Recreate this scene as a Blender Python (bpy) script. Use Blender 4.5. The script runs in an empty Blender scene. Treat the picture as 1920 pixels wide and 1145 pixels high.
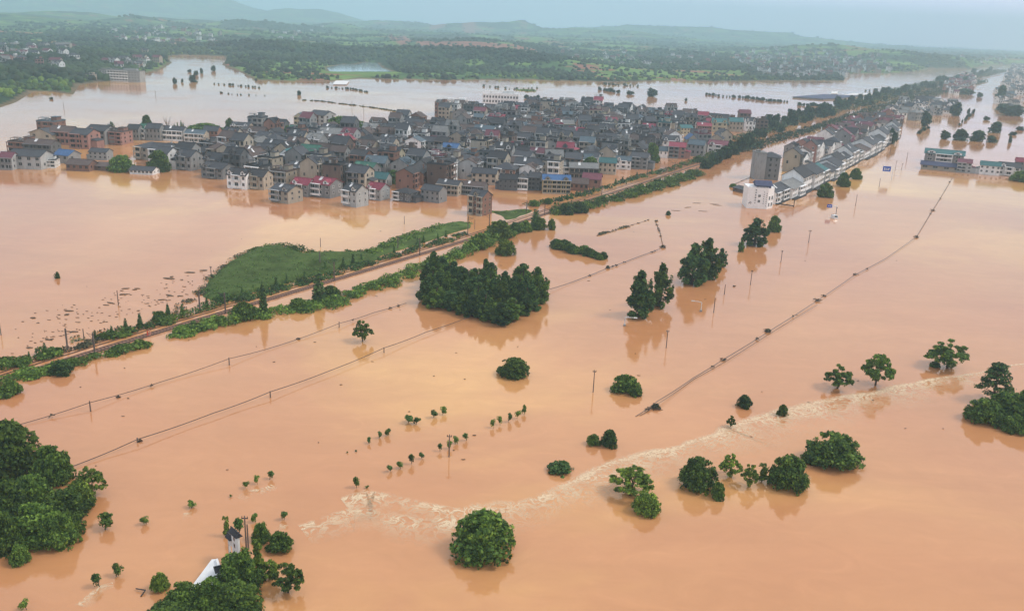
import bpy, math, random
import numpy as np
from mathutils import Matrix, Vector

R = math.radians
SC = bpy.context.scene
COL = SC.collection

# ------------------------------------------------------------------ camera
CAM_H, PITCH, ROLL, FPX = 80.0, R(17.6), R(2.4), 1650.0
fw = np.array([0.0, math.cos(PITCH), -math.sin(PITCH)])
rt0 = np.array([1.0, 0, 0]); up0 = np.array([0.0, math.sin(PITCH), math.cos(PITCH)])
rt = math.cos(ROLL) * rt0 + math.sin(ROLL) * up0
up = -math.sin(ROLL) * rt0 + math.cos(ROLL) * up0
cam_d = bpy.data.cameras.new("camera")
cam = bpy.data.objects.new("camera", cam_d); COL.objects.link(cam)
cam_d.sensor_width = 36.0; cam_d.lens = FPX / 1920 * 36.0
cam_d.clip_start = 1.0; cam_d.clip_end = 60000
m = Matrix.Identity(4)
for i in range(3):
    m[i][0] = rt[i]; m[i][1] = up[i]; m[i][2] = -fw[i]
m[2][3] = CAM_H
cam.matrix_world = m
SC.camera = cam

# ------------------------------------------------------------------ world, sun, exposure
SUN_EL, SUN_AZ = R(50), R(90)           # azimuth clockwise from +Y (the view direction)
world = bpy.data.worlds.new("World"); SC.world = world
world.use_nodes = True
nt = world.node_tree; nt.nodes.clear()
def N(t, kind, **kw):
    n = t.nodes.new(kind)
    for k, v in kw.items():
        if k.startswith('i_'):
            key = k[2:]
            n.inputs[int(key) if key.isdigit() else key.replace('_', ' ')].default_value = v
        else:
            setattr(n, k, v)
    return n
def L(t, a, b): t.links.new(a, b)
def ramp(t, pts, interp='LINEAR'):
    n = t.nodes.new('ShaderNodeValToRGB'); cr = n.color_ramp; cr.interpolation = interp
    while len(cr.elements) < len(pts): cr.elements.new(0.5)
    for e, (p, c) in zip(cr.elements, pts):
        e.position = p; e.color = (c[0], c[1], c[2], 1) if not isinstance(c, float) else (c, c, c, 1)
    return n
out = N(nt, 'ShaderNodeOutputWorld')
sky = N(nt, 'ShaderNodeTexSky', sky_type='NISHITA', sun_disc=False, sun_elevation=SUN_EL, sun_rotation=SUN_AZ, air_density=1.5, dust_density=3.0)
skys = N(nt, 'ShaderNodeVectorMath', operation='SCALE'); skys.inputs['Scale'].default_value = 0.1
L(nt, sky.outputs[0], skys.inputs[0])
tc = N(nt, 'ShaderNodeTexCoord'); sep = N(nt, 'ShaderNodeSeparateXYZ'); L(nt, tc.outputs['Generated'], sep.inputs[0])
zc = N(nt, 'ShaderNodeMath', operation='MAXIMUM', i_1=0.05); L(nt, sep.outputs['Z'], zc.inputs[0])
proj = N(nt, 'ShaderNodeVectorMath', operation='DIVIDE'); comb = N(nt, 'ShaderNodeCombineXYZ')
for k in range(3): L(nt, zc.outputs[0], comb.inputs[k])
L(nt, tc.outputs['Generated'], proj.inputs[0]); L(nt, comb.outputs[0], proj.inputs[1])
cn = N(nt, 'ShaderNodeTexNoise', i_Scale=0.6, i_Detail=4.0, i_Roughness=0.5, i_Distortion=0.5); L(nt, proj.outputs[0], cn.inputs['Vector'])
cl = ramp(nt, [(0.32, (0.62, 0.68, 0.86)), (0.47, (0.92, 0.96, 1.10)), (0.58, (1.18, 1.14, 1.12)), (0.70, (1.95, 1.62, 1.30))])
L(nt, cn.outputs['Fac'], cl.inputs['Fac'])
# the cloud base low over the hills: teal at the left of the view, pale lavender at the right
hr = ramp(nt, [(0.0, (0.85, 1.45, 1.95)), (0.36, (1.05, 1.60, 2.15)), (0.56, (1.65, 1.85, 2.75)), (0.75, (2.20, 1.95, 3.00))])
mp = N(nt, 'ShaderNodeMapRange', i_1=-1.0, i_2=1.0); L(nt, sep.outputs['X'], mp.inputs[0]); L(nt, mp.outputs[0], hr.inputs['Fac'])
el = N(nt, 'ShaderNodeMapRange', i_1=0.01, i_2=0.16, interpolation_type='SMOOTHSTEP'); L(nt, sep.outputs['Z'], el.inputs[0])
mx1 = N(nt, 'ShaderNodeMix', data_type='RGBA'); L(nt, el.outputs[0], mx1.inputs[0]); L(nt, hr.outputs[0], mx1.inputs[6]); L(nt, cl.outputs[0], mx1.inputs[7])
mx2 = N(nt, 'ShaderNodeMix', data_type='RGBA', i_0=0.85); L(nt, skys.outputs[0], mx2.inputs[6]); L(nt, mx1.outputs[2], mx2.inputs[7])
bg = N(nt, 'ShaderNodeBackground', i_Strength=1.0); L(nt, mx2.outputs[2], bg.inputs[0]); L(nt, bg.outputs[0], out.inputs[0])

sd = bpy.data.lights.new("sun", 'SUN'); sd.energy = 1.7; sd.angle = R(14); sd.color = (1.0, 0.95, 0.88)
sun = bpy.data.objects.new("sun", sd); COL.objects.link(sun)
sdir = Vector((math.sin(SUN_AZ) * math.cos(SUN_EL), math.cos(SUN_AZ) * math.cos(SUN_EL), math.sin(SUN_EL)))
sun.rotation_euler = sdir.to_track_quat('Z', 'Y').to_euler()
SC.view_settings.view_transform = 'Standard'; SC.view_settings.look = 'None'
SC.view_settings.exposure = 0.0; SC.view_settings.gamma = 1.0; SC.view_settings.use_curve_mapping = False
SC.render.engine = 'CYCLES'
cy = SC.cycles
cy.use_denoising = True
cy.max_bounces = 6; cy.diffuse_bounces = 3; cy.glossy_bounces = 3; cy.transmission_bounces = 2
cy.volume_bounces = 1; cy.transparent_max_bounces = 8
try: cy.use_adaptive_sampling = False
except Exception: pass

# ------------------------------------------------------------------ pixel <-> ground helpers (1920x1145 pixels of the photograph)
def ray(u, v):
    return fw * FPX + (u - 960) * rt - (v - 572.5) * up
def at(u, v, z=0.0):
    d = ray(u, v); t = (z - CAM_H) / d[2]
    return np.array([d[0] * t, d[1] * t, z])
def scale_at(u, v):
    """photo pixels per metre at the ground point under (u, v)"""
    p = at(u, v) - np.array([0, 0, CAM_H]); return FPX / float(p @ fw)
def topz(u, v, u2, v2):
    p = at(u, v); d = ray(u2, v2); dist = math.hypot(p[0], p[1]); t = dist / math.hypot(d[0], d[1])
    return CAM_H + d[2] * t
def px_of(p):
    q = np.asarray(p, float) - np.array([0, 0, CAM_H]); w = q @ fw
    return 960 + FPX * (q @ rt) / w, 572.5 - FPX * (q @ up) / w

# ------------------------------------------------------------------ materials
MATS = {}
def new_mat(name):
    mt = bpy.data.materials.new(name); mt.use_nodes = True; MATS[name] = mt
    t = mt.node_tree; return mt, t, t.nodes['Principled BSDF']
def noisy(name, c, rough=0.8, var=0.25, scale=0.6, spec=0.3, metal=0.0, stain=None, streak=False, tint=None):
    """procedural paint, stone, tile: base colour with noise blotches, fine grain and per-object variation"""
    mt, t, b = new_mat(name)
    co = N(t, 'ShaderNodeTexCoord'); oi = N(t, 'ShaderNodeObjectInfo')
    ad = N(t, 'ShaderNodeVectorMath', operation='ADD'); sc = N(t, 'ShaderNodeVectorMath', operation='SCALE'); sc.inputs['Scale'].default_value = 37.0
    cb = N(t, 'ShaderNodeCombineXYZ'); L(t, oi.outputs['Random'], cb.inputs[0]); L(t, oi.outputs['Random'], cb.inputs[1]); L(t, cb.outputs[0], sc.inputs[0])
    L(t, co.outputs['Object'], ad.inputs[0]); L(t, sc.outputs[0], ad.inputs[1])
    mpn = N(t, 'ShaderNodeMapping'); L(t, ad.outputs[0], mpn.inputs[0])
    mpn.inputs['Scale'].default_value = (1, 1, 0.25) if streak else (1, 1, 1)
    n1 = N(t, 'ShaderNodeTexNoise', i_Scale=scale, i_Detail=5.0, i_Roughness=0.65); L(t, mpn.outputs[0], n1.inputs['Vector'])
    lo = tuple(x * (1 - var) for x in c); hi = tuple(min(1, x * (1 + var)) for x in c)
    r = ramp(t, [(0.3, lo), (0.5, c), (0.7, hi)]); L(t, n1.outputs['Fac'], r.inputs['Fac'])
    mr = N(t, 'ShaderNodeMapRange', i_3=0.8, i_4=1.18); L(t, oi.outputs['Random'], mr.inputs[0])
    mu = N(t, 'ShaderNodeVectorMath', operation='SCALE'); L(t, r.outputs[0], mu.inputs[0]); L(t, mr.outputs[0], mu.inputs['Scale'])
    last = mu.outputs[0]
    if stain:
        n2 = N(t, 'ShaderNodeTexNoise', i_Scale=scale * 2.3, i_Detail=6.0, i_Roughness=0.7); L(t, mpn.outputs[0], n2.inputs['Vector'])
        r2 = ramp(t, [(0.52, 0.0), (0.68, 0.75)]); L(t, n2.outputs['Fac'], r2.inputs['Fac'])
        mm = N(t, 'ShaderNodeMix', data_type='RGBA'); L(t, r2.outputs[0], mm.inputs[0]); L(t, last, mm.inputs[6]); mm.inputs[7].default_value = (*stain, 1)
        last = mm.outputs[2]
    L(t, last, b.inputs['Base Color'])
    b.inputs['Roughness'].default_value = rough; b.inputs['Metallic'].default_value = metal
    b.inputs['Specular IOR Level'].default_value = spec
    return mt

# walls
W = {}
for nm, c in dict(grey=(0.27, 0.27, 0.27), pale_grey=(0.40, 0.41, 0.41), dark_grey=(0.13, 0.13, 0.135), beige=(0.42, 0.37, 0.30), brick=(0.27, 0.15, 0.115),
                  pink=(0.36, 0.20, 0.17), white=(0.82, 0.82, 0.81), yellow=(0.50, 0.45, 0.32), ochre=(0.60, 0.44, 0.18), brown=(0.17, 0.12, 0.10)).items():
    W[nm] = noisy('wall_' + nm, c, 0.9, 0.14, 0.35, 0.2, stain=tuple(x * 0.62 for x in c), streak=True)
T = {}
def tile_mat(name, c, var=0.25):
    mt = noisy('roof_' + name, c, 0.75, var, 0.8, 0.35, stain=tuple(x * 0.6 for x in c))
    t = mt.node_tree; b = t.nodes['Principled BSDF']
    co = N(t, 'ShaderNodeTexCoord'); wv = N(t, 'ShaderNodeTexWave', i_Scale=1.1, i_Distortion=0.3); wv.bands_direction = 'X'
    L(t, co.outputs['Object'], wv.inputs['Vector'])
    bp = N(t, 'ShaderNodeBump', i_Strength=0.5, i_Distance=0.08); L(t, wv.outputs['Fac'], bp.inputs['Height']); L(t, bp.outputs[0], b.inputs['Normal'])
    return mt
for nm, c in dict(slate=(0.062, 0.066, 0.076), charcoal=(0.04, 0.041, 0.046), brown=(0.10, 0.072, 0.065), red=(0.27, 0.045, 0.075), maroon=(0.16, 0.05, 0.07),
                  blue=(0.05, 0.12, 0.26), teal=(0.05, 0.15, 0.155), green=(0.05, 0.16, 0.115), steel=(0.09, 0.125, 0.15), concrete=(0.20, 0.20, 0.195), navy=(0.055, 0.065, 0.13)).items():
    T[nm] = tile_mat(nm, c)
M_WHITE = noisy('white_paint', (0.78, 0.78, 0.77), 0.6, 0.08, 1.2)
M_CONC = noisy('concrete', (0.33, 0.32, 0.30), 0.9, 0.2, 0.8)
M_DARK = noisy('dark_metal', (0.05, 0.045, 0.04), 0.6, 0.3, 2.0)
M_POLE = noisy('pole_concrete', (0.16, 0.12, 0.10), 0.9, 0.25, 1.5)
M_LAMP = noisy('lamp_white', (0.75, 0.74, 0.72), 0.5, 0.1, 1.5)
M_BARK = noisy('bark', (0.09, 0.065, 0.045), 0.95, 0.3, 2.0)
M_BARKP = noisy('pale_bark', (0.30, 0.26, 0.20), 0.95, 0.3, 2.0)
M_SIGN = noisy('sign_blue', (0.01, 0.09, 0.55), 0.4, 0.06, 1.0)
M_RUST = noisy('rail_steel', (0.10, 0.06, 0.045), 0.5, 0.3, 3.0)
M_BALLAST = noisy('ballast', (0.13, 0.085, 0.07), 0.95, 0.4, 3.0, stain=(0.25, 0.15, 0.10))
M_DEBRIS = noisy('debris_stuff', (0.10, 0.07, 0.045), 0.95, 0.4, 1.0)
M_REDCLOTH = noisy('red_cloth', (0.55, 0.06, 0.03), 0.9, 0.1, 4.0)
M_PINKCLOTH = noisy('pink_cloth', (0.7, 0.35, 0.3), 0.9, 0.1, 4.0)
M_SKIN = noisy('skin', (0.45, 0.27, 0.19), 0.6, 0.06, 4.0)
M_HAIR = noisy('hair', (0.02, 0.018, 0.016), 0.7, 0.1, 4.0)
mt, t, b = new_mat('window_glass'); M_GLASS = mt
b.inputs['Base Color'].default_value = (0.025, 0.03, 0.035, 1); b.inputs['Roughness'].default_value = 0.15

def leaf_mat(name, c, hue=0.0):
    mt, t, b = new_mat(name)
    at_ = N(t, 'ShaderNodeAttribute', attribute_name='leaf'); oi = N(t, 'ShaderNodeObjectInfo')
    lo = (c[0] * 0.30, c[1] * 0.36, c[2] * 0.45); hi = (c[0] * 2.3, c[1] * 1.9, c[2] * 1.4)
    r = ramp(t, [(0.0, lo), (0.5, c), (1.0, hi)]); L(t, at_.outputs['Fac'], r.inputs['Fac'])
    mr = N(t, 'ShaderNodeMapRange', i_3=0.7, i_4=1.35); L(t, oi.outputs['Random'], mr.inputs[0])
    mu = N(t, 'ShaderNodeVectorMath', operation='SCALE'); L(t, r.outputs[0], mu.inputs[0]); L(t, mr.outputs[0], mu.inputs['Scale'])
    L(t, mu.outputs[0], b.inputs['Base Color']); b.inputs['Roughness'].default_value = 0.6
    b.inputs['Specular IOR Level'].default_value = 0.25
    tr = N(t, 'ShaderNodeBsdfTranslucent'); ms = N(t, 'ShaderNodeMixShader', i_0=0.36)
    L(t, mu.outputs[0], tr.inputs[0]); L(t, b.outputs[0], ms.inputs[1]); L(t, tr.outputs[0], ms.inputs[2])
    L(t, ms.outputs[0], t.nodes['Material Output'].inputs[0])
    return mt
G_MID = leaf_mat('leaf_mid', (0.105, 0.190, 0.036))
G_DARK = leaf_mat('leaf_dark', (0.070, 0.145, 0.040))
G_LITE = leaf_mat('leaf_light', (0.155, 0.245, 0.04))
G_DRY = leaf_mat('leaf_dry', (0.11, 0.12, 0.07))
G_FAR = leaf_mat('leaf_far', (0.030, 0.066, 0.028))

# ------------------------------------------------------------------ noise and polygon maths
def vnoise(x, y, seed=0):
    xi = np.floor(x).astype(np.int64); yi = np.floor(y).astype(np.int64); fx = x - xi; fy = y - yi
    fx = fx * fx * (3 - 2 * fx); fy = fy * fy * (3 - 2 * fy)
    def h(a, b_):
        n = (a * 374761393 + b_ * 668265263 + seed * 1442695041) & 0x7fffffff
        n = ((n ^ (n >> 13)) * 1274126177) & 0x7fffffff
        return ((n ^ (n >> 16)) & 0xffff) / 65535.0
    return (h(xi, yi) * (1 - fx) + h(xi + 1, yi) * fx) * (1 - fy) + (h(xi, yi + 1) * (1 - fx) + h(xi + 1, yi + 1) * fx) * fy
def fbm(x, y, seed=0, o=4):
    s = 0; a = 1; t_ = 0
    for k in range(o):
        s = s + a * vnoise(x * 2 ** k, y * 2 ** k, seed + k); t_ += a; a *= 0.5
    return s / t_
def inside(px, py, poly):
    r = np.zeros(px.shape, bool); n = len(poly)
    for i in range(n):
        x1, y1 = poly[i]; x2, y2 = poly[(i + 1) % n]
        c = (y1 > py) != (y2 > py)
        with np.errstate(divide='ignore', invalid='ignore'):
            xx = (x2 - x1) * (py - y1) / (y2 - y1 + 1e-12) + x1
        r ^= c & (px < xx)
    return r
def pdist(px, py, poly, closed=True):
    d = np.full(px.shape, 1e9); n = len(poly)
    for i in range(n if closed else n - 1):
        x1, y1 = poly[i]; x2, y2 = poly[(i + 1) % n]
        dx, dy = x2 - x1, y2 - y1; l2 = dx * dx + dy * dy + 1e-9
        t_ = np.clip(((px - x1) * dx + (py - y1) * dy) / l2, 0, 1)
        d = np.minimum(d, np.hypot(px - x1 - t_ * dx, py - y1 - t_ * dy))
    return d
def gpoly(pts): return [tuple(at(u, v)[:2]) for u, v in pts]

# ------------------------------------------------------------------ object helpers
def tag(o, label=None, cat=None, group=None, kind=None):
    if label: o['label'] = label
    if cat: o['category'] = cat
    if group: o['group'] = group
    if kind: o['kind'] = kind
    return o
class MB:
    def __init__(s): s.v = []; s.f = []; s.m = []
    def quad(s, a, b_, c, d, mi=0):
        n = len(s.v); s.v += [tuple(a), tuple(b_), tuple(c), tuple(d)]; s.f.append((n, n + 1, n + 2, n + 3)); s.m.append(mi)
    def poly(s, pts, mi=0):
        n = len(s.v); s.v += [tuple(p) for p in pts]; s.f.append(tuple(range(n, n + len(pts)))); s.m.append(mi)
    def box(s, x0, x1, y0, y1, z0, z1, mi=0):
        n = len(s.v)
        s.v += [(x0, y0, z0), (x1, y0, z0), (x1, y1, z0), (x0, y1, z0), (x0, y0, z1), (x1, y0, z1), (x1, y1, z1), (x0, y1, z1)]
        for f in ((0, 3, 2, 1), (4, 5, 6, 7), (0, 1, 5, 4), (1, 2, 6, 5), (2, 3, 7, 6), (3, 0, 4, 7)):
            s.f.append(tuple(n + i for i in f)); s.m.append(mi)
    def prism(s, pts, off, mi=0):
        """a polygon pts swept by the vector off"""
        n = len(s.v); k = len(pts); off = np.array(off, float)
        s.v += [tuple(p) for p in pts] + [tuple(np.array(p, float) + off) for p in pts]
        s.f.append(tuple(n + i for i in reversed(range(k)))); s.f.append(tuple(n + k + i for i in range(k))); s.m += [mi, mi]
        for i in range(k):
            j = (i + 1) % k; s.f.append((n + i, n + j, n + k + j, n + k + i)); s.m.append(mi)
    def tube(s, pts, r, seg=5, mi=0):
        pts = [np.array(p, float) for p in pts]; n0 = len(s.v); k = len(pts)
        rr = r if hasattr(r, '__len__') else [r] * k
        for i, p in enumerate(pts):
            d = pts[min(i + 1, k - 1)] - pts[max(i - 1, 0)]; d = d / (np.linalg.norm(d) + 1e-9)
            a = np.cross(d, [0, 0, 1.0]);
            if np.linalg.norm(a) < 0.05: a = np.cross(d, [1.0, 0, 0])
            a /= np.linalg.norm(a); b_ = np.cross(d, a)
            for j in range(seg):
                an = 2 * math.pi * j / seg; s.v.append(tuple(p + rr[i] * (math.cos(an) * a + math.sin(an) * b_)))
        for i in range(k - 1):
            for j in range(seg):
                j2 = (j + 1) % seg; s.f.append((n0 + i * seg + j, n0 + i * seg + j2, n0 + (i + 1) * seg + j2, n0 + (i + 1) * seg + j)); s.m.append(mi)
        s.f.append(tuple(n0 + (k - 1) * seg + j for j in range(seg))); s.m.append(mi)
        s.f.append(tuple(n0 + j for j in reversed(range(seg)))); s.m.append(mi)
    def build(s, name, mats, parent=None, loc=None, smooth=False):
        me = bpy.data.meshes.new(name); me.from_pydata(s.v, [], s.f)
        if not isinstance(mats, (list, tuple)): mats = [mats]
        for mm in mats: me.materials.append(mm)
        if len(mats) > 1: me.polygons.foreach_set('material_index', s.m)
        if smooth: me.polygons.foreach_set('use_smooth', [True] * len(s.f))
        me.update()
        o = bpy.data.objects.new(name, me); COL.objects.link(o)
        if parent is not None: o.parent = parent
        if loc is not None: o.location = loc
        return o
def np_mesh(name, V, F, mat, attr=None, parent=None, smooth=False):
    """V (n,3), F (m,k) arrays"""
    me = bpy.data.meshes.new(name); V = np.asarray(V, np.float32); F = np.asarray(F, np.int32); k = F.shape[1]
    me.vertices.add(len(V)); me.vertices.foreach_set('co', V.ravel())
    me.loops.add(F.size); me.loops.foreach_set('vertex_index', F.ravel())
    me.polygons.add(len(F)); me.polygons.foreach_set('loop_start', np.arange(0, F.size, k, dtype=np.int32))
    me.polygons.foreach_set('loop_total', np.full(len(F), k, np.int32))
    if smooth: me.polygons.foreach_set('use_smooth', np.ones(len(F), bool))
    me.update(calc_edges=True)
    if attr is not None:
        a = me.attributes.new('leaf', 'FLOAT', 'FACE'); a.data.foreach_set('value', np.asarray(attr, np.float32))
    me.materials.append(mat)
    o = bpy.data.objects.new(name, me); COL.objects.link(o)
    if parent is not None: o.parent = parent
    return o
def empty(name, loc=(0, 0, 0), rz=0.0, sc=1.0):
    o = bpy.data.objects.new(name, None); COL.objects.link(o); o.location = loc; o.rotation_euler = (0, 0, rz)
    o.scale = (sc, sc, sc) if not hasattr(sc, '__len__') else sc
    o.empty_display_size = 0.5
    return o
KIDS = {}
def kids(o):
    if o.name not in KIDS: KIDS[o.name] = list(o.children)
    return KIDS[o.name]
def copy_tree(src, parent=None):
    c = src.copy(); COL.objects.link(c)
    if parent is not None: c.parent = parent
    for ch in kids(src): copy_tree(ch, c)
    return c
PROTOS = []
def place(src, loc, rz=0.0, sc=1.0, label=None, cat=None, group=None, tilt=None):
    c = copy_tree(src); c.location = loc; c.rotation_euler = (tilt[0] if tilt else 0, tilt[1] if tilt else 0, rz)
    c.scale = (sc, sc, sc) if not hasattr(sc, '__len__') else sc
    tag(c, label, cat, group); return c
# ================================================================== SETTING
# ---- flood water: one sheet, muddy, glossy
mt, t, b = new_mat('flood_water')
co = N(t, 'ShaderNodeTexCoord')
nA = N(t, 'ShaderNodeTexNoise', i_Scale=0.006, i_Detail=5.0, i_Roughness=0.55, i_Distortion=1.0); L(t, co.outputs['Object'], nA.inputs['Vector'])
rA = ramp(t, [(0.3, (0.52, 0.212, 0.096)), (0.50, (0.575, 0.264, 0.112)), (0.72, (0.78, 0.44, 0.140))]); L(t, nA.outputs['Fac'], rA.inputs['Fac'])
# slow silt streaks drawn out along the current
mpw = N(t, 'ShaderNodeMapping'); mpw.inputs['Rotation'].default_value = (0, 0, R(-38)); mpw.inputs['Scale'].default_value = (0.012, 0.06, 1)
L(t, co.outputs['Object'], mpw.inputs[0])
nB = N(t, 'ShaderNodeTexNoise', i_Scale=1.0, i_Detail=6.0, i_Roughness=0.6, i_Distortion=0.8); L(t, mpw.outputs[0], nB.inputs['Vector'])
rB = ramp(t, [(0.3, (0.94, 0.93, 0.92)), (0.7, (1.04, 1.04, 1.04))]); L(t, nB.outputs['Fac'], rB.inputs['Fac'])
mw = N(t, 'ShaderNodeMix', data_type='RGBA', blend_type='MULTIPLY', i_0=1.0); L(t, rA.outputs[0], mw.inputs[6]); L(t, rB.outputs[0], mw.inputs[7])
mpx = N(t, 'ShaderNodeMapping'); mpx.inputs['Rotation'].default_value = (0, 0, R(-32)); mpx.inputs['Scale'].default_value = (0.10, 0.16, 1)
L(t, co.outputs['Object'], mpx.inputs[0])
nD = N(t, 'ShaderNodeTexNoise', i_Scale=1.0, i_Detail=7.0, i_Roughness=0.65, i_Distortion=1.4); L(t, mpx.outputs[0], nD.inputs['Vector'])
rD = ramp(t, [(0.32, (0.955, 0.95, 0.94)), (0.55, (1.0, 1.0, 1.0)), (0.72, (1.05, 1.06, 1.07))]); L(t, nD.outputs['Fac'], rD.inputs['Fac'])
mw2 = N(t, 'ShaderNodeMix', data_type='RGBA', blend_type='MULTIPLY', i_0=1.0); L(t, mw.outputs[2], mw2.inputs[6]); L(t, rD.outputs[0], mw2.inputs[7])
L(t, mw2.outputs[2], b.inputs['Base Color'])
b.inputs['IOR'].default_value = 1.55
nR = N(t, 'ShaderNodeTexNoise', i_Scale=0.02, i_Detail=3.0); L(t, co.outputs['Object'], nR.inputs['Vector'])
rR = N(t, 'ShaderNodeMapRange', i_1=0.35, i_2=0.7, i_3=0.03, i_4=0.14); L(t, nR.outputs['Fac'], rR.inputs[0]); L(t, rR.outputs[0], b.inputs['Roughness'])
n3 = N(t, 'ShaderNodeTexNoise', i_Scale=0.55, i_Detail=4.0, i_Roughness=0.6, i_Distortion=0.5); L(t, co.outputs['Object'], n3.inputs['Vector'])
n4 = N(t, 'ShaderNodeTexNoise', i_Scale=0.09, i_Detail=3.0, i_Distortion=1.5); L(t, co.outputs['Object'], n4.inputs['Vector'])
b1 = N(t, 'ShaderNodeBump', i_Strength=0.35, i_Distance=0.05); L(t, n3.outputs['Fac'], b1.inputs['Height'])
b2 = N(t, 'ShaderNodeBump', i_Strength=0.12, i_Distance=0.2); L(t, n4.outputs['Fac'], b2.inputs['Height']); L(t, b1.outputs[0], b2.inputs['Normal'])
L(t, b2.outputs[0], b.inputs['Normal'])
M_WATER = mt
wb = MB(); S_ = 15000
wb.quad((-S_, -S_, 0), (S_, -S_, 0), (S_, S_, 0), (-S_, S_, 0))
tag(wb.build('flood_water', M_WATER), kind='structure')

# ---- terrain: a polar sheet of ground, under water here, rising as land beyond the lake
SHORE = [(-700, 260), (-200, 225), (0, 202), (30, 192), (62, 172), (95, 172), (137, 178), (148, 160), (192, 153), (262, 152), (266, 139), (296, 133),
         (322, 118), (313, 107), (330, 104), (420, 106), (425, 112), (416, 122), (448, 134), (480, 151), (607, 153), (683, 147), (743, 149), (850, 151),
         (960, 149), (1050, 152), (1163, 154), (1264, 151), (1350, 153), (1440, 152), (1529, 152), (1582, 152), (1588, 144), (1602, 138), (1668, 138),
         (1719, 134), (1744, 129), (1820, 130), (1850, 124), (1905, 122), (2100, 134), (2500, 160)]
POND = [(612, 127), (640, 122), (668, 122), (685, 118), (708, 119), (716, 128), (740, 136), (620, 136)]
shore_g = gpoly(SHORE)
land_g = shore_g + [(16000, 4000), (16000, 22000), (-16000, 22000), (-16000, 500)]
pond_g = gpoly(POND)
GAUSS = []   # hills: px x, distance, height, radius
for (u, D, h_, s_) in [(250, 12200, 360, 1250), (120, 12200, 230, 900), (590, 10800, 140, 520), (256, 4250, 26, 120), (300, 4300, 14, 180), (30, 5200, 22, 300), (150, 5400, 26, 260), (380, 5600, 24, 240), (470, 4600, 40, 170), (520, 4900, 26, 200), (630, 5600, 36, 180),
                       (60, 4200, 10, 300), (-60, 4000, 12, 300), (880, 7200, 60, 260), (960, 7400, 78, 220), (1080, 7000, 52, 420), (1220, 6600, 42, 420), (740, 8000, 50, 600), (1330, 9500, 60, 700), (1500, 9500, 60, 800), (1180, 9500, 80, 900),
                       (1740, 3450, 14, 260), (1640, 3700, 22, 260), (1850, 3900, 22, 240), (1560, 4200, 34, 300), (1930, 4400, 24, 260),
                       (520, 1900, 12, 90), (570, 2000, 11, 90), (480, 2100, 15, 100), (440, 1750, 8, 60), (860, 1950, 11, 120), (940, 1900, 10, 120), (760, 2050, 12, 120), (1050, 1850, 10, 130),
                       (80, 1400, 9, 110), (160, 1650, 8, 120), (30, 1150, 7, 70), (900, 2900, 18, 220), (400, 3200, 16, 260)]:
    d_ = ray(u, 60); k_ = D / math.hypot(d_[0], d_[1]); GAUSS.append((d_[0] * k_, d_[1] * k_, h_, s_))
def land_d(x, y):
    d1 = pdist(x, y, shore_g, closed=False); ins = inside(x, y, land_g)
    d2 = pdist(x, y, pond_g); inp = inside(x, y, pond_g)
    return np.where(ins, np.minimum(d1, np.where(inp, -d2, d2)), -d1)
def ground_h(x, y):
    x = np.asarray(x, float); y = np.asarray(y, float); d = land_d(x, y); r = np.hypot(x, y)
    rise = np.clip(d / 14.0, -3, 1) * 2.2
    k = np.clip(d / 220.0, 0, 1)
    amp = 3 + np.clip((r - 1400) * 0.0042, 0, 13)
    h = rise + k * amp * (fbm(x / 260, y / 260, 3) ** 1.5 * 2.0) + k * 0.7 * np.clip((r - 2600) / 3000, 0, 1) * 16 * fbm(x / 900, y / 900, 9, 3)
    kk = np.clip(d / 60.0, 0, 1)
    for gx, gy, gh, gs in GAUSS:
        q = ((x - gx) ** 2 + (y - gy) ** 2) / (gs * gs); sh = 0.75 + 0.5 * fbm(x / (gs * 0.6), y / (gs * 0.6), 21, 3)
        h = h + kk * gh * np.exp(-q * 0.8) * sh
    return np.where(d < 0, rise, h)
na, nr = 620, 430
ang = np.linspace(R(-62), R(62), na)
rad = np.concatenate([[1.0, 200, 500], 750 * (16000 / 750) ** (np.linspace(0, 1, nr - 3))])
AA, RR = np.meshgrid(ang, rad); X = RR * np.sin(AA); Y = RR * np.cos(AA); Z = ground_h(X, Y)
LDIST = land_d(X, Y)
idx = np.arange(na * nr).reshape(nr, na)
F = np.stack([idx[:-1, :-1], idx[:-1, 1:], idx[1:, 1:], idx[1:, :-1]], -1).reshape(-1, 4)[:, ::-1]
mt, t, b = new_mat('ground')
co = N(t, 'ShaderNodeTexCoord')
atc = N(t, 'ShaderNodeAttribute', attribute_name='cover')
n1 = N(t, 'ShaderNodeTexNoise', i_Scale=0.03, i_Detail=8.0, i_Roughness=0.7); L(t, co.outputs['Object'], n1.inputs['Vector'])
rg = ramp(t, [(0.25, (0.45, 0.45, 0.45)), (0.5, (1.0, 1.0, 1.0)), (0.75, (1.5, 1.45, 1.35))]); L(t, n1.outputs['Fac'], rg.inputs['Fac'])
mg = N(t, 'ShaderNodeMix', data_type='RGBA', blend_type='MULTIPLY', i_0=1.0); L(t, atc.outputs['Color'], mg.inputs[6]); L(t, rg.outputs[0], mg.inputs[7])
L(t, mg.outputs[2], b.inputs['Base Color']); b.inputs['Roughness'].default_value = 1.0; b.inputs['Specular IOR Level'].default_value = 0.05
M_GROUND = mt
go = np_mesh('ground', np.stack([X, Y, Z], -1).reshape(-1, 3), F, M_GROUND, smooth=True)
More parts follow.
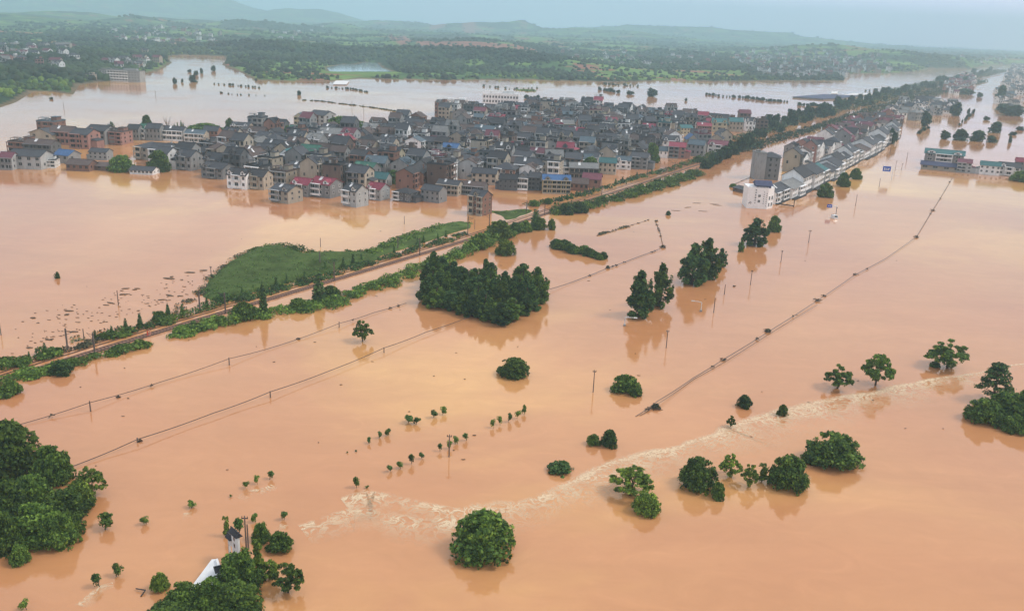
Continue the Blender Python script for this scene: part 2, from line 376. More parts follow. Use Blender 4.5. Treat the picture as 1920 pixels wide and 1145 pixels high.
# land cover (the soil's and crops' own colours)
wood = fbm(X / 170, Y / 120, 5, 4); fld = fbm(X / 90, Y / 60, 31, 3); big = fbm(X / 700, Y / 500, 77, 3)
PX = np.zeros_like(X); PY = np.zeros_like(X)
qx = X; qy = Y; qz = -CAM_H
ww = qy * fw[1] + qz * fw[2]
PX = 960 + FPX * (qx * rt[0] + qy * rt[1] + qz * rt[2]) / np.maximum(ww, 1); PY = 572.5 - FPX * (qx * up[0] + qy * up[1] + qz * up[2]) / np.maximum(ww, 1)
cov = np.zeros((nr, na, 4), np.float32); cov[..., 3] = 1
meadow = np.array([0.070, 0.145, 0.050]); forest = np.array([0.022, 0.050, 0.024]); bright = np.array([0.14, 0.235, 0.06]); soil = np.array([0.30, 0.13, 0.085]); bank = np.array([0.16, 0.12, 0.07])
WOODS = [gpoly(p) for p in [[(470, 108), (560, 92), (650, 96), (690, 108), (700, 120), (620, 124), (560, 118), (490, 122)],
         [(410, 108), (470, 100), (490, 122), (470, 132), (420, 120)], [(700, 104), (790, 92), (880, 100), (960, 110), (960, 130), (880, 138), (760, 142), (700, 128)],
         [(960, 92), (1060, 98), (1090, 110), (1040, 128), (960, 124)], [(0, 150), (60, 145), (140, 150), (150, 165), (60, 172), (0, 200)], [(60, 95), (240, 95), (260, 120), (250, 150), (190, 150), (130, 140), (60, 125)],
         [(1440, 128), (1560, 132), (1590, 150), (1530, 153), (1440, 150)], [(1180, 105), (1290, 100), (1400, 118), (1400, 128), (1200, 128)], [(1630, 86), (1790, 86), (1900, 92), (1890, 112), (1740, 128), (1660, 118)]]]
REDS = [gpoly(p) for p in [[(728, 78), (760, 76), (778, 90), (752, 94), (735, 86)], [(780, 92), (860, 96), (960, 100), (950, 108), (850, 104), (790, 99)], [(806, 57), (835, 57), (835, 64), (806, 64)], [(868, 60), (892, 60), (892, 70), (870, 70)], [(960, 100), (1010, 104), (1000, 112), (960, 110)]]]
BRIGHTS = [gpoly(p) for p in [[(480, 128), (560, 122), (625, 130), (640, 148), (500, 150)], [(620, 85), (760, 86), (760, 93), (640, 92)], [(1100, 130), (1280, 136), (1400, 138), (1400, 150), (1120, 152)], [(1560, 106), (1650, 110), (1668, 120), (1590, 120)],
          [(625, 138), (745, 139), (745, 146), (640, 148)], [(870, 125), (910, 126), (905, 132), (870, 132)], [(960, 76), (1040, 80), (1030, 94), (970, 90)], [(360, 64), (420, 66), (420, 74), (360, 72)]]]
isw = wood > 0.50
for p in WOODS: isw |= inside(X, Y, p)
isb = (fld > 0.55) & ~isw
for p in BRIGHTS:
    q = inside(X, Y, p); isw &= ~q; isb |= q
c = np.where(isw[..., None], forest, meadow * (0.7 + 0.6 * big[..., None])); c = np.where(isb[..., None], bright * (0.75 + 0.5 * fld[..., None]), c)
isr = (fbm(X / 120, Y / 60, 61, 3) > 0.70) & ~isw
for p in REDS: isr |= inside(X, Y, p)
c = np.where(isr[..., None], soil, c)
c = np.where((LDIST < 5)[..., None], bank, c)
cov[..., :3] = c
ca = go.data.color_attributes.new('cover', 'FLOAT_COLOR', 'POINT'); ca.data.foreach_set('color', cov.reshape(-1).astype(np.float32))
tag(go, kind='structure')

# ---- the pond behind the dam, higher than the flood and not muddy
mt, t, b = new_mat('pond_water'); b.inputs['Base Color'].default_value = (.30, .38, .40, 1); b.inputs['Roughness'].default_value = .08; b.inputs['IOR'].default_value = 1.55
mb = MB(); mb.poly([(x, y, .8) for x, y in gpoly([(612, 128), (640, 122), (668, 122), (685, 118), (708, 119), (716, 128), (740, 137), (620, 137)])]); tag(mb.build('pond', mt), kind='structure')
# ---- haze
mt = bpy.data.materials.new('haze'); mt.use_nodes = True; t = mt.node_tree; t.nodes.clear()
o_ = N(t, 'ShaderNodeOutputMaterial'); pv = N(t, 'ShaderNodeVolumePrincipled')
pv.inputs['Color'].default_value = (0.61, 0.89, 1.0, 1); pv.inputs['Density'].default_value = 0.00021; pv.inputs['Anisotropy'].default_value = 0.0
L(t, pv.outputs[0], o_.inputs['Volume'])
hb = MB(); hb.box(-14000, 14000, -14000, 14000, -9.0, 480.0)
hz = hb.build('haze', mt); tag(hz, kind='stuff')
# ================================================================== VEGETATION
RNG = np.random.default_rng(11)
def clump_leaves(cl, n, size, rng, flat=0.35, fill=0.25, asp=0.7, elong=1.0):
    """leaf sprays on and inside the ellipsoid clumps cl = [(cx,cy,cz, rx,ry,rz)]"""
    cl = np.asarray(cl, float); w = (cl[:, 3] * cl[:, 4]) ** 1.0; w = w / w.sum()
    ci = rng.choice(len(cl), n, p=w)
    d = rng.normal(size=(n, 3)); d /= np.linalg.norm(d, axis=1, keepdims=True)
    d[:, 2] = np.where((d[:, 2] < -0.3) & (rng.random(n) < 0.6), -d[:, 2], d[:, 2])
    rr = np.where(rng.random(n) < fill, rng.random(n) ** 0.5, 1.0 - np.abs(rng.normal(0, 0.10, n)) + rng.normal(0, 0.05, n))
    rr *= 1 + 0.16 * np.sin(d[:, 0] * 5.1 + ci) * np.cos(d[:, 1] * 4.3 + ci * 2.0) + 0.1 * np.sin(9 * d[:, 2] + ci)
    P = cl[ci, :3] + d * cl[ci, 3:6] * rr[:, None]
    nrm = d + rng.normal(0, flat, (n, 3)) + np.array([0, 0, 0.3]); nrm /= np.linalg.norm(nrm, axis=1, keepdims=True)
    a = np.cross(nrm, rng.normal(size=(n, 3))); a /= np.linalg.norm(a, axis=1, keepdims=True) + 1e-9; b_ = np.cross(nrm, a)
    s = size * (0.4 + 1.25 * rng.random(n) ** 1.3)[:, None]
    a = a * s * elong; b_ = b_ * s * asp
    bend = nrm * s * 0.25
    V = np.stack([P - a, P - b_ * 0.9 + bend, P + a, P + b_ * 0.9 + bend], 1).reshape(-1, 3)
    Fq = np.arange(4 * n).reshape(n, 4)
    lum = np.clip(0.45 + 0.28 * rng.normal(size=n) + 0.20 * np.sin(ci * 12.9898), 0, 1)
    return V, Fq, lum
def trunk_mb(h, r, limbs, seed, base=-1.0):
    mb = MB(); rng = random.Random(seed)
    top = (rng.uniform(-.1, .1) * h, rng.uniform(-.1, .1) * h, h)
    mb.tube([(0, 0, base), (top[0] * .3, top[1] * .3, h * .45), top], [r * 1.15, r * .85, r * .4], 6)
    for (x, y, z) in limbs:
        z0 = min(h * rng.uniform(.35, .8), z * 0.8)
        mb.tube([(top[0] * .3, top[1] * .3, z0), (x * .55, y * .55, (z0 + z) * .52), (x, y, z)], [r * .5, r * .32, r * .12], 4)
    return mb
def make_tree(name, clumps, n, size, leafm, seed, trunk=None, barkm=None, cat='tree', **kw):
    root = empty(name); rng = np.random.default_rng(seed)
    V, Fq, lum = clump_leaves(clumps, n, size, rng, **kw)
    np_mesh('crown', V, Fq, leafm, lum, root)
    if trunk: trunk_mb(*trunk, [tuple(c[:3]) for c in clumps[:7]], seed).build('trunk', barkm or M_BARK, root)
    PROTOS.append(root); return root
def lobes(rng, n, R_, H_, z0, rmin, rmax, flat=0.85, power=0.5):
    """clumps spread over a dome of radius R_ and height H_ starting at z0"""
    out = []
    for k in range(n):
        a = rng.random() * 6.283; q = rng.random() ** power; zz = rng.random()
        r_ = rng.uniform(rmin, rmax)
        prof = math.sqrt(max(0.0, 1 - (zz * 0.9) ** 2))
        rad = (R_ - r_ * .8) * q * prof
        out.append((rad * math.cos(a), rad * math.sin(a), z0 + zz * (H_ - r_ * flat) + r_ * .2, r_, r_, r_ * flat))
    return out
def rg(s): return random.Random(s)
# broad round crowns (unit: crown radius about 1 -> real radius 5 m, height 6.5 m above water)
ROUND = []
for k in range(4):
    r_ = rg(100 + k); c_ = lobes(r_, 36, 5.1, 6.5, -0.3, 0.8, 1.7) + [(r_.uniform(-.5, .5), r_.uniform(-.5, .5), 2.0, 3.1, 3.1, 2.8)]
    c_ += [(4.0 * math.cos(a), 4.0 * math.sin(a), 0.8 + r_.random(), 1.4, 1.4, 1.3) for a in [r_.random() * .5 + i * .785 for i in range(8)]]
    c_ += [((4.3 + r_.random()) * math.cos(a) * math.cos(e), (4.3 + r_.random()) * math.sin(a) * math.cos(e), .3 + 5.6 * math.sin(e), .55, .55, .5) for a, e in [(r_.random() * 6.28, r_.random() * 1.5) for _ in range(46)]]
    ROUND.append(make_tree('broadleaf_tree', c_, 8500, 0.30, G_MID if k < 3 else G_LITE, 200 + k, (4.5, .35), flat=0.8))
# dark dense shrub crowns, cauliflower outline
SHRUB = []
for k in range(4):
    r_ = rg(140 + k); c_ = lobes(r_, 26, 3.3, 3.5, -0.4, 0.6, 1.2) + [(0, 0, 0.9, 2.2, 2.0, 1.5)]
    c_ += [((2.6 + .5 * r_.random()) * math.cos(a) * math.cos(e), (2.6 + .5 * r_.random()) * math.sin(a) * math.cos(e), .1 + 3.0 * math.sin(e), .4, .4, .35) for a, e in [(r_.random() * 6.28, r_.random() * 1.5) for _ in range(26)]]
    SHRUB.append(make_tree('shrub', c_, 3600, 0.26, G_MID if k % 2 else G_DARK, 240 + k, (2.0, .12), cat='shrub', flat=0.8))
# upright poplars 13 m tall above water
POPLAR = []
for k in range(5):
    r_ = rg(160 + k); c_ = []
    for j in range(44):
        z = 0.2 + 12.2 * (j + r_.random()) / 44; q = z / 13
        rad = 3.25 * (math.sin(min(1, (q + .16) * 1.05) * math.pi) ** .55) * (1.0 if q < .75 else 1 - (q - .75) * 2.2)
        a = r_.random() * 6.283; d_ = max(.2, rad - .6) * r_.random() ** .35
        c_.append((d_ * math.cos(a), d_ * math.sin(a), z, .62, .62, 1.1))
    for j in range(9):
        a = r_.random() * 6.283; z = r_.uniform(3, 11.8); d_ = max(.3, min(2.9, (14 - z) * .42))
        c_.append((d_ * math.cos(a), d_ * math.sin(a), z, .28, .28, 1.2))
    c_ = c_ + [(0, 0, 5.5, 1.3, 1.3, 5.0)]
    POPLAR.append(make_tree('poplar_tree', c_, 9000, 0.28, G_MID if k % 2 else G_DARK, 260 + k, (12.0, .28), flat=0.85, fill=.2))
# open crowns with the limbs showing
OPEN = []
for k in range(4):
    r_ = rg(180 + k); c_ = []
    for j in range(64):
        a = r_.random() * 6.283; q = r_.random() ** .5
        c_.append((3.6 * q * math.cos(a), 3.6 * q * math.sin(a), 2.2 + 4.4 * (1 - q * q) * r_.uniform(.1, 1) + r_.uniform(0, .8), r_.uniform(.35, .75), r_.uniform(.35, .75), r_.uniform(.25, .5)))
    c_ += [(r_.uniform(-.8, .8), r_.uniform(-.8, .8), r_.uniform(.6, 2.0), .8, .8, .7) for _ in range(3)]
    OPEN.append(make_tree('open_crowned_tree', c_, 4200, 0.25, G_MID if k < 2 else G_LITE, 280 + k, (4.6, .24), M_BARK, flat=0.6))
CONE = []
for k in range(3):
    c_ = [(0, 0, .3 + j * .62, .85 * (1 - j / 11.0) + .12, .85 * (1 - j / 11.0) + .12, .6) for j in range(10)]
    CONE.append(make_tree('cypress_tree', c_, 1100, 0.2, G_DARK, 300 + k, (4.0, .1), flat=.5))
SAP = []
for k in range(5):
    r_ = rg(210 + k); c_ = [(r_.uniform(-.55, .55), r_.uniform(-.5, .5), 1.1 + r_.uniform(-.3, .7), .45, .45, .5) for _ in range(6)]
    SAP.append(make_tree('sapling', c_, 420, 0.17, G_DARK if k % 2 else G_MID, 310 + k, (1.3, .07), flat=.7))
THIN = []
for k in range(2):
    r_ = rg(230 + k); c_ = [(r_.uniform(-.5, .5), r_.uniform(-.5, .5), 1.0 + j * .55, .7 - j * .04, .7 - j * .04, .6) for j in range(9)]
    THIN.append(make_tree('slender_tree', c_, 900, 0.26, G_LITE, 320 + k, (5.0, .1), flat=.7))
r_ = rg(77); c_ = []
for j in range(6):
    for i in range(5):
        a = i * 1.257 + j * .7; q = (1 - j / 6.5)
        c_.append((3.6 * q * math.cos(a), 3.6 * q * math.sin(a), 3.5 + j * 1.5, 1.25, 1.25, .5))
PINE = make_tree('pine_tree', c_, 3600, .28, G_DARK, 330, (12.0, .3), flat=.4)
r_ = rg(78); FARR = []
for k in range(3):
    c_ = lobes(r_, 9, 4.0, 6.0, -.2, 1.4, 2.2) + [(0, 0, 2.2, 2.8, 2.8, 2.6)]
    FARR.append(make_tree('crown_tree', c_, 900, .62, G_FAR, 340 + k, (4.0, .3), flat=.5))
def bare_tree():
    root = empty('bare_tree'); mb = MB(); rr = rg(5)
    mb.tube([(0, 0, -1), (0, 0, 5)], [.25, .15], 5)
    for i in range(16):
        a = rr.random() * 6.28; z = rr.uniform(2.5, 5); h = rr.uniform(3, 6)
        mb.tube([(0, 0, z), (math.cos(a) * 1.2, math.sin(a) * 1.2, z + h * .6), (math.cos(a) * 2.2, math.sin(a) * 2.2, z + h)], [.11, .07, .04], 4)
    mb.build('trunk', M_BARKP, root); PROTOS.append(root); return root
BARE = bare_tree()

rnd = random.Random(42)
def tree_at(proto, u, v, wpx=None, hpx=None, label=None, cat='tree', group=None, rz=None, base_w=10.0, base_h=6.4, tilt=None):
    """a tree standing in the water at photo pixel (u, v) with crown width wpx and height hpx in photo pixels"""
    P = at(u, v); s = scale_at(u, v)
    w_ = wpx / s if wpx else base_w
    sx = w_ / base_w
    if hpx:
        # vertical metres foreshorten with the downward look
        p = P - np.array([0, 0, CAM_H]); dep = math.atan2(CAM_H, math.hypot(p[0], p[1]))
        h_ = hpx / s / math.cos(dep); sz = h_ / base_h
    else: sz = sx
    return place(proto, tuple(P), rnd.random() * 6.28 if rz is None else rz, (sx, sx, sz), label, cat, group, tilt)
def corr(hpx_total, wpx, u, v):
    """height of a dome whose silhouette is hpx_total tall seen from above (the round footprint adds to it)"""
    P = at(u, v); dep = math.atan2(CAM_H, math.hypot(P[0], P[1])); return max(.35 * hpx_total, hpx_total - 0.5 * wpx * math.sin(dep))
def dome(proto, u, vbase, w, h, label, bw, bh, cat='tree', group=None):
    """silhouette centre-bottom at (u, vbase): the trunk stands half a footprint further back"""
    P = at(u, vbase); dep = math.atan2(CAM_H, math.hypot(P[0], P[1])); vc = vbase - .5 * w * math.sin(dep) * .8
    return tree_at(proto, u, vc, w, max(.3 * h, h - .9 * w * math.sin(dep) * .5 - (vbase - vc) * .3), label, cat, group, base_w=bw, base_h=bh)

# --- single trees standing in the flood
dome(ROUND[0], 905, 1062, 126, 108, 'large round bright green broadleaf tree standing alone at the bottom middle of the flood', 10.6, 6.4)
dome(ROUND[1], 962, 712, 64, 44, 'round dark green tree in open water in front of the big poplar grove', 10.6, 6.4)
dome(SHRUB[1], 1172, 742, 62, 42, 'wide lumpy tree crown between the lone utility pole and the debris covered pole', 6.8, 3.4)
dome(SHRUB[3], 1190, 746, 34, 24, 'small low crown touching the front of the wide lumpy crown', 6.8, 3.4, 'shrub')
dome(SHRUB[0], 1142, 842, 36, 38, 'taller right half of the twin shrub left of the foam line', 6.8, 3.4, 'shrub')
dome(SHRUB[1], 1112, 838, 30, 26, 'lower left half of the twin shrub left of the foam line', 6.8, 3.4, 'shrub')
dome(SHRUB[2], 1051, 893, 56, 30, 'low flat shrub where the foam line ends at its left', 6.8, 3.4, 'shrub')
dome(SHRUB[0], 1395, 767, 32, 28, 'small round dark shrub above the foam line, left of three open crowned trees', 6.8, 3.4, 'shrub')
dome(SHRUB[3], 1467, 782, 23, 25, 'small tight shrub standing in the foam line', 6.8, 3.4, 'shrub')
tree_at(OPEN[0], 1370, 800, 18, 22, 'small leaning tree with a thin trunk just behind the foam line', base_w=7.8, base_h=7)
tree_at(OPEN[1], 1570, 728, 54, 46, 'smallest of three open crowned trees behind the foam line', base_w=7.8, base_h=7)
tree_at(OPEN[0], 1641, 722, 60, 64, 'tall oval open crowned tree between two others behind the foam line', base_w=7.8, base_h=7)
tree_at(OPEN[1], 1776, 690, 78, 54, 'umbrella shaped tree behind the foam line near the right edge', base_w=7.8, base_h=7)
dome(SHRUB[2], 1752, 690, 22, 14, 'low shrub at the left foot of the umbrella shaped tree', 6.8, 3.4, 'shrub')
tree_at(OPEN[2], 1183, 925, 84, 50, 'spreading pale green tree with bare trunk, lower right of the foam line end', base_w=7.8, base_h=7)
dome(ROUND[3], 1211, 970, 56, 50, 'leafy pale green crown overlapping the spreading pale tree', 10.6, 6.4)
tree_at(OPEN[0], 680, 640, 38, 42, 'lone tree with a flat crown and thin legs between two cables', base_w=7.8, base_h=7)
# row at the right
dome(ROUND[2], 1308, 925, 76, 72, 'big lumpy tree at the left end of the row below the foam line', 10.6, 6.4)
dome(SHRUB[3], 1345, 939, 30, 38, 'small bright green tree in front of the lumpy one at the row left end', 6.8, 3.4)
tree_at(OPEN[2], 1368, 893, 44, 42, 'medium loose crowned tree second in the row below the foam line', base_w=7.8, base_h=7)
tree_at(OPEN[3], 1403, 912, 34, 42, 'narrow loose tree in the middle of the row below the foam line', base_w=7.8, base_h=7)
tree_at(THIN[0], 1428, 902, 22, 32, 'sparse twiggy tree beside the dense round pair in the row', base_w=2.6, base_h=5.6)
dome(ROUND[0], 1476, 924, 78, 76, 'dense round tree, lower left of the pair ending the row below the foam', 10.6, 6.4)
dome(ROUND[1], 1520, 872, 40, 30, 'small dark crown wedged between the two dense round trees', 10.6, 6.4)
dome(ROUND[2], 1561, 884, 106, 78, 'largest dense round tree, right end of the row below the foam', 10.6, 6.4)
# right edge mass
for i, (u, v, w, h, lb) in enumerate([(1842, 798, 70, 56, 'dark round tree at the left of the clump on the right edge'), (1885, 792, 84, 60, 'dark broad tree in the middle of the clump on the right edge'),
        (1925, 800, 90, 74, 'dark broad tree cut by the right edge of the view'), (1900, 815, 50, 40, 'low dark tree at the front of the clump on the right edge')]):
    dome(ROUND[i % 3], u, v, w, h, lb, 10.6, 6.4, group='clump of dark trees on the right edge')
tree_at(PINE, 1861, 752, 70, 76, 'pine with layered branches rising behind the clump on the right edge', base_w=9.5, base_h=12.5)
# poplars in the middle distance
for (u, v, w, h, lb, pr) in [(1197, 594, 50, 88, 'left poplar of the pair beside the white street lamp', 0), (1236, 575, 42, 82, 'right, more ragged poplar of the pair beside the white street lamp', 1),
        (1297, 533, 50, 78, 'front left poplar of the clump of three behind the street lamps', 2), (1322, 522, 48, 76, 'tallest back poplar of the clump of three behind the street lamps', 3),
        (1351, 499, 24, 34, 'small thin crowned tree at the right of the clump of three poplars', 4), (1414, 460, 44, 52, 'large dense tree in front of the white corner building', 2),
        (1389, 472, 12, 24, 'small dead leaning tree left of the large dense tree', 1)]:
    tree_at(POPLAR[pr], u, v, w, h, lb, base_w=5.4, base_h=13.7)
dome(ROUND[1], 1451, 436, 28, 32, 'round tree just right of the large dense tree by the white corner building', 10.6, 6.4)
dome(ROUND[0], 1547, 371, 32, 28, 'lowest of three round trees in front of the white shop row', 10.6, 6.4)
dome(ROUND[1], 1581, 351, 27, 28, 'middle of three round trees in front of the white shop row', 10.6, 6.4)
dome(ROUND[2], 1604, 337, 24, 22, 'highest of three round trees in front of the white shop row', 10.6, 6.4)
dome(SHRUB[0], 1253, 404, 11, 9, 'tiny shrub alone in water between railway and white corner building', 6.8, 3.4, 'shrub')
dome(POPLAR[0], 108, 523, 12, 14, 'small dark stump like shrub alone in the still water at the far left', 6.2, 13.0, 'shrub')
dome(ROUND[3], 948, 481, 40, 34, 'dark tree leaning from the railway bank over the water', 10.6, 6.4)
# hedge island
for i in range(13):
    k = i / 12.0; u = 1043 + 88 * k; v = 466 + 20 * k + rnd.uniform(-2, 2)
    dome(SHRUB[i % 4], u, v + 2, (32 - 13 * k) * (.6 if i == 6 else rnd.uniform(.85, 1.15)), (23 - 9 * k) * (.6 if i == 6 else rnd.uniform(.8, 1.15)), 'rounded bush in the short diagonal hedge island', 6.8, 3.4, 'shrub', 'bushes of the hedge island')
# poplar grove: ~40 trees on their own ground
grove = [(800, 572), (832, 590), (870, 598), (905, 606), (938, 608), (965, 600), (990, 588), (1004, 580)]
gi = 0
for row in range(4):
    for i in range(11):
        k = i / 10.0
        u = 803 + 196 * k; vb = 570 + 37 * min(1, k / .72) - (26 * max(0, (k - .72) / .28))
        v = vb - row * 13 - (3 if row else 0) + rnd.uniform(-2, 2); u += rnd.uniform(-6, 6) + row * 1.5
        if k > .9 and row > 2: continue
        h = (56 if k < .5 else 64) + rnd.uniform(-14, 8) - (6 * abs(k - .4))
        if row == 0: h *= .82
        tree_at(POPLAR[gi % 5], u, v, rnd.uniform(34, 44), h, 'tall dark poplar packed in the big grove in mid water', 'tree', 'poplars of the big grove', base_w=5.4, base_h=13.7); gi += 1

# --- bottom left wood
for i, (u, v, w, h, p, lb) in enumerate([
    (15, 905, 130, 120, ROUND[1], 'big dark dome shaped tree at the upper left of the bottom left wood'), (100, 915, 78, 84, ROUND[0], 'upright dark tree at the top right of the bottom left wood'),
    (168, 928, 62, 50, OPEN[3], 'yellow green tree leaning out at the right end of the bottom left wood'), (60, 955, 80, 70, ROUND[2], 'grey green tree in the heart of the bottom left wood'),
    (125, 980, 92, 70, ROUND[0], 'leafy tree at the right side of the bottom left wood'), (15, 985, 86, 90, ROUND[1], 'dark tree on the left margin in the bottom left wood'),
    (150, 960, 60, 60, ROUND[3], 'bright crown under the leaning yellow green tree'), (70, 1030, 100, 90, ROUND[0], 'broad tree along the lower rim of the bottom left wood'),
    (110, 1035, 70, 80, ROUND[2], 'tree at the lower right rim of the bottom left wood'), (10, 1045, 80, 90, ROUND[2], 'tree at the lower left rim of the bottom left wood'),
    (38, 1062, 40, 44, ROUND[1], 'small crown hanging over the water below the bottom left wood'), (130, 1012, 60, 56, ROUND[1], 'low crown beside the water on the right of the bottom left wood'),
    (-40, 1000, 120, 120, ROUND[0], 'tree half outside the left margin of the bottom left wood')]):
    if p in OPEN: tree_at(p, u, v, w, h, lb, base_w=7.8, base_h=7)
    else: dome(p, u, v, w, h, lb, 10.6, 6.4)
tree_at(THIN[1], 150, 1016, 12, 14, 'tiny twig tree off the lower right corner of the bottom left wood', base_w=2.6, base_h=5.6)
# --- bottom middle clump round the white gateway
for i, (u, v, w, h, p, lb) in enumerate([
    (425, 1004, 16, 34, THIN[0], 'thin pale green tree left of the white gateway roof'), (449, 1006, 22, 32, SAP[1], 'small upright dark tree beside the white gateway roof'),
    (479, 978, 15, 16, SAP[0], 'small sapling behind the pair of round trees near the gateway'), (533, 974, 16, 17, SAP[3], 'dark sapling with foam at its foot right of the gateway trees'),
    (484, 1078, 28, 62, THIN[1], 'feathery upright green tree right of the white gateway')]):
    tree_at(p, u, v, w, h, lb, base_w=2.6 if p in THIN else 1.9, base_h=5.6 if p in THIN else 2.2)
for (u, v, w, h, p, lb) in [(490, 1020, 36, 42, ROUND[0], 'left round tree of the pair right of the gateway poles'), (525, 1040, 52, 46, ROUND[2], 'right round tree of the pair right of the gateway poles'),
    (300, 1112, 36, 40, ROUND[3], 'small leaning tree at the left end of the bottom clump'), (345, 1150, 70, 60, ROUND[0], 'grey green crown at the lower left of the bottom clump'),
    (395, 1150, 74, 70, ROUND[2], 'crown covering the foot of the white ramp wall'), (450, 1120, 92, 90, ROUND[0], 'largest bright tree in front of the white gateway'),
    (440, 1170, 110, 80, ROUND[1], 'tree at the very bottom of the clump below the gateway'), (330, 1180, 110, 60, ROUND[1], 'tree at the bottom left corner of the clump')]:
    dome(p, u, v, w, h, lb, 10.6, 6.4)
tree_at(OPEN[1], 540, 1110, 60, 56, 'open crowned tree with twigs right of the bottom clump', base_w=7.8, base_h=7)
tree_at(OPEN[3], 508, 1085, 40, 34, 'half bare tree between bottom clump and the open crowned tree', base_w=7.8, base_h=7)
# --- orchard saplings in three broken rows, single small trees
for (u, v, w, h, lb) in [(187, 1100, 18, 24, 'lower left of two saplings below the bottom left wood'), (218, 1081, 19, 22, 'upper right of two saplings below the bottom left wood'), (50, 1142, 18, 18, 'sapling at the bottom left corner'),
    (197, 992, 32, 28, 'drooping low tree right of the bottom left wood'), (275, 981, 15, 15, 'lone sapling level with the drooping low tree'), (359, 952, 15, 12, 'lone sapling between the orchard row and the lone one at its left'),
    (460, 913, 11, 14, 'left of three saplings with wakes'), (483, 907, 11, 15, 'middle of three saplings with wakes'), (506, 898, 13, 14, 'right of three saplings with wakes'), (433, 931, 5, 4, 'tiny drowned shoot below the three saplings'),
    (669, 914, 12, 20, 'sapling at the upper edge of the left foam patch'), (687, 915, 7, 5, 'nearly drowned bush tip beside the left foam patch'),
    (733, 884, 11, 14, 'first sapling from the left in the lower orchard row'), (751, 878, 12, 13, 'second sapling from the left in the lower orchard row'), (772, 869, 12, 18, 'third sapling from the left in the lower orchard row'), (791, 860, 10, 13, 'fourth sapling from the left in the lower orchard row'),
    (825, 846, 9, 14, 'sapling just left of the orchard pole'), (841, 840, 10, 14, 'sapling right behind the orchard pole'), (858, 832, 10, 14, 'sapling just right of the orchard pole'), (875, 825, 11, 14, 'sapling second right of the orchard pole'),
    (692, 831, 9, 12, 'dark oval bush at the left end of the upper orchard row'), (711, 822, 10, 14, 'second bush from the left of the upper orchard row'), (729, 815, 12, 14, 'ragged bush with driftwood in the upper orchard row'),
    (766, 792, 20, 16, 'fallen pale green tree in the upper orchard row'), (780, 796, 14, 14, 'dark bush touching the fallen tree'), (813, 782, 14, 15, 'bush second from the right end of the upper orchard row'), (830, 776, 12, 14, 'bush at the right end of the upper orchard row'),
    (925, 803, 9, 16, 'left sapling of the right hand orchard group'), (938, 797, 9, 16, 'second sapling of the right hand orchard group'), (953, 791, 11, 18, 'middle sapling of the right hand orchard group'), (969, 784, 10, 16, 'fourth sapling of the right hand orchard group'), (983, 777, 9, 16, 'right sapling of the right hand orchard group'),
    (651, 849, 4, 3, 'left of two drowned tips below the upper orchard row'), (668, 846, 5, 3, 'right of two drowned tips below the upper orchard row')]:
    tree_at(SAP[rnd.randrange(5)], u, v, w * 1.15, h, lb, 'sapling', 'orchard saplings standing in the flood', base_w=1.9, base_h=2.2, tilt=(rnd.uniform(-.3, .3), rnd.uniform(-.35, .35)))

# --- scrub: uncountable growth along banks
def scrub(name, pts, wid, hgt, n, size, mat, seed, label=None, zbase=0.0, cl_r=None, dens=1.0):
    """pts: polyline of photo pixels; wid/hgt metres (single or per point)"""
    rng = np.random.default_rng(seed); G = np.array([at(u, v)[:2] for u, v in pts]); k = len(G)
    seg = np.linalg.norm(np.diff(G, axis=0), axis=1); cum = np.concatenate([[0], np.cumsum(seg)])
    wid = np.array(wid if hasattr(wid, '__len__') else [wid] * k, float); hgt = np.array(hgt if hasattr(hgt, '__len__') else [hgt] * k, float)
    nc = max(6, int(cum[-1] * dens / (cl_r or 1.8)))
    # spread evenly in the picture's sense: more, smaller clumps near, fewer far
    t_ = np.sort(rng.random(nc)) * cum[-1]
    gx = np.interp(t_, cum, G[:, 0]); gy = np.interp(t_, cum, G[:, 1]); w_ = np.interp(t_, cum, wid); h_ = np.interp(t_, cum, hgt)
    si = np.clip(np.searchsorted(cum, t_) - 1, 0, k - 2); dr = np.diff(G, axis=0)[si]; dr /= np.linalg.norm(dr, axis=1, keepdims=True)
    off = (rng.random(nc) - .5) * w_; gx = gx - dr[:, 1] * off; gy = gy + dr[:, 0] * off
    hh = h_ * (0.35 + .75 * rng.random(nc)) * (1 - .35 * np.abs(off) / (w_ * .5 + .1)); rr = (cl_r or 1.8) * (.6 + .8 * rng.random(nc))
    cl = np.stack([gx, gy, zbase + hh * .35, rr, rr, np.maximum(.3, hh * .65)], -1)
    V, Fq, lum = clump_leaves(cl, n, size, rng, flat=.6)
    o = np_mesh(name, V, Fq, mat, lum); tag(o, label, None, None, 'stuff'); return o

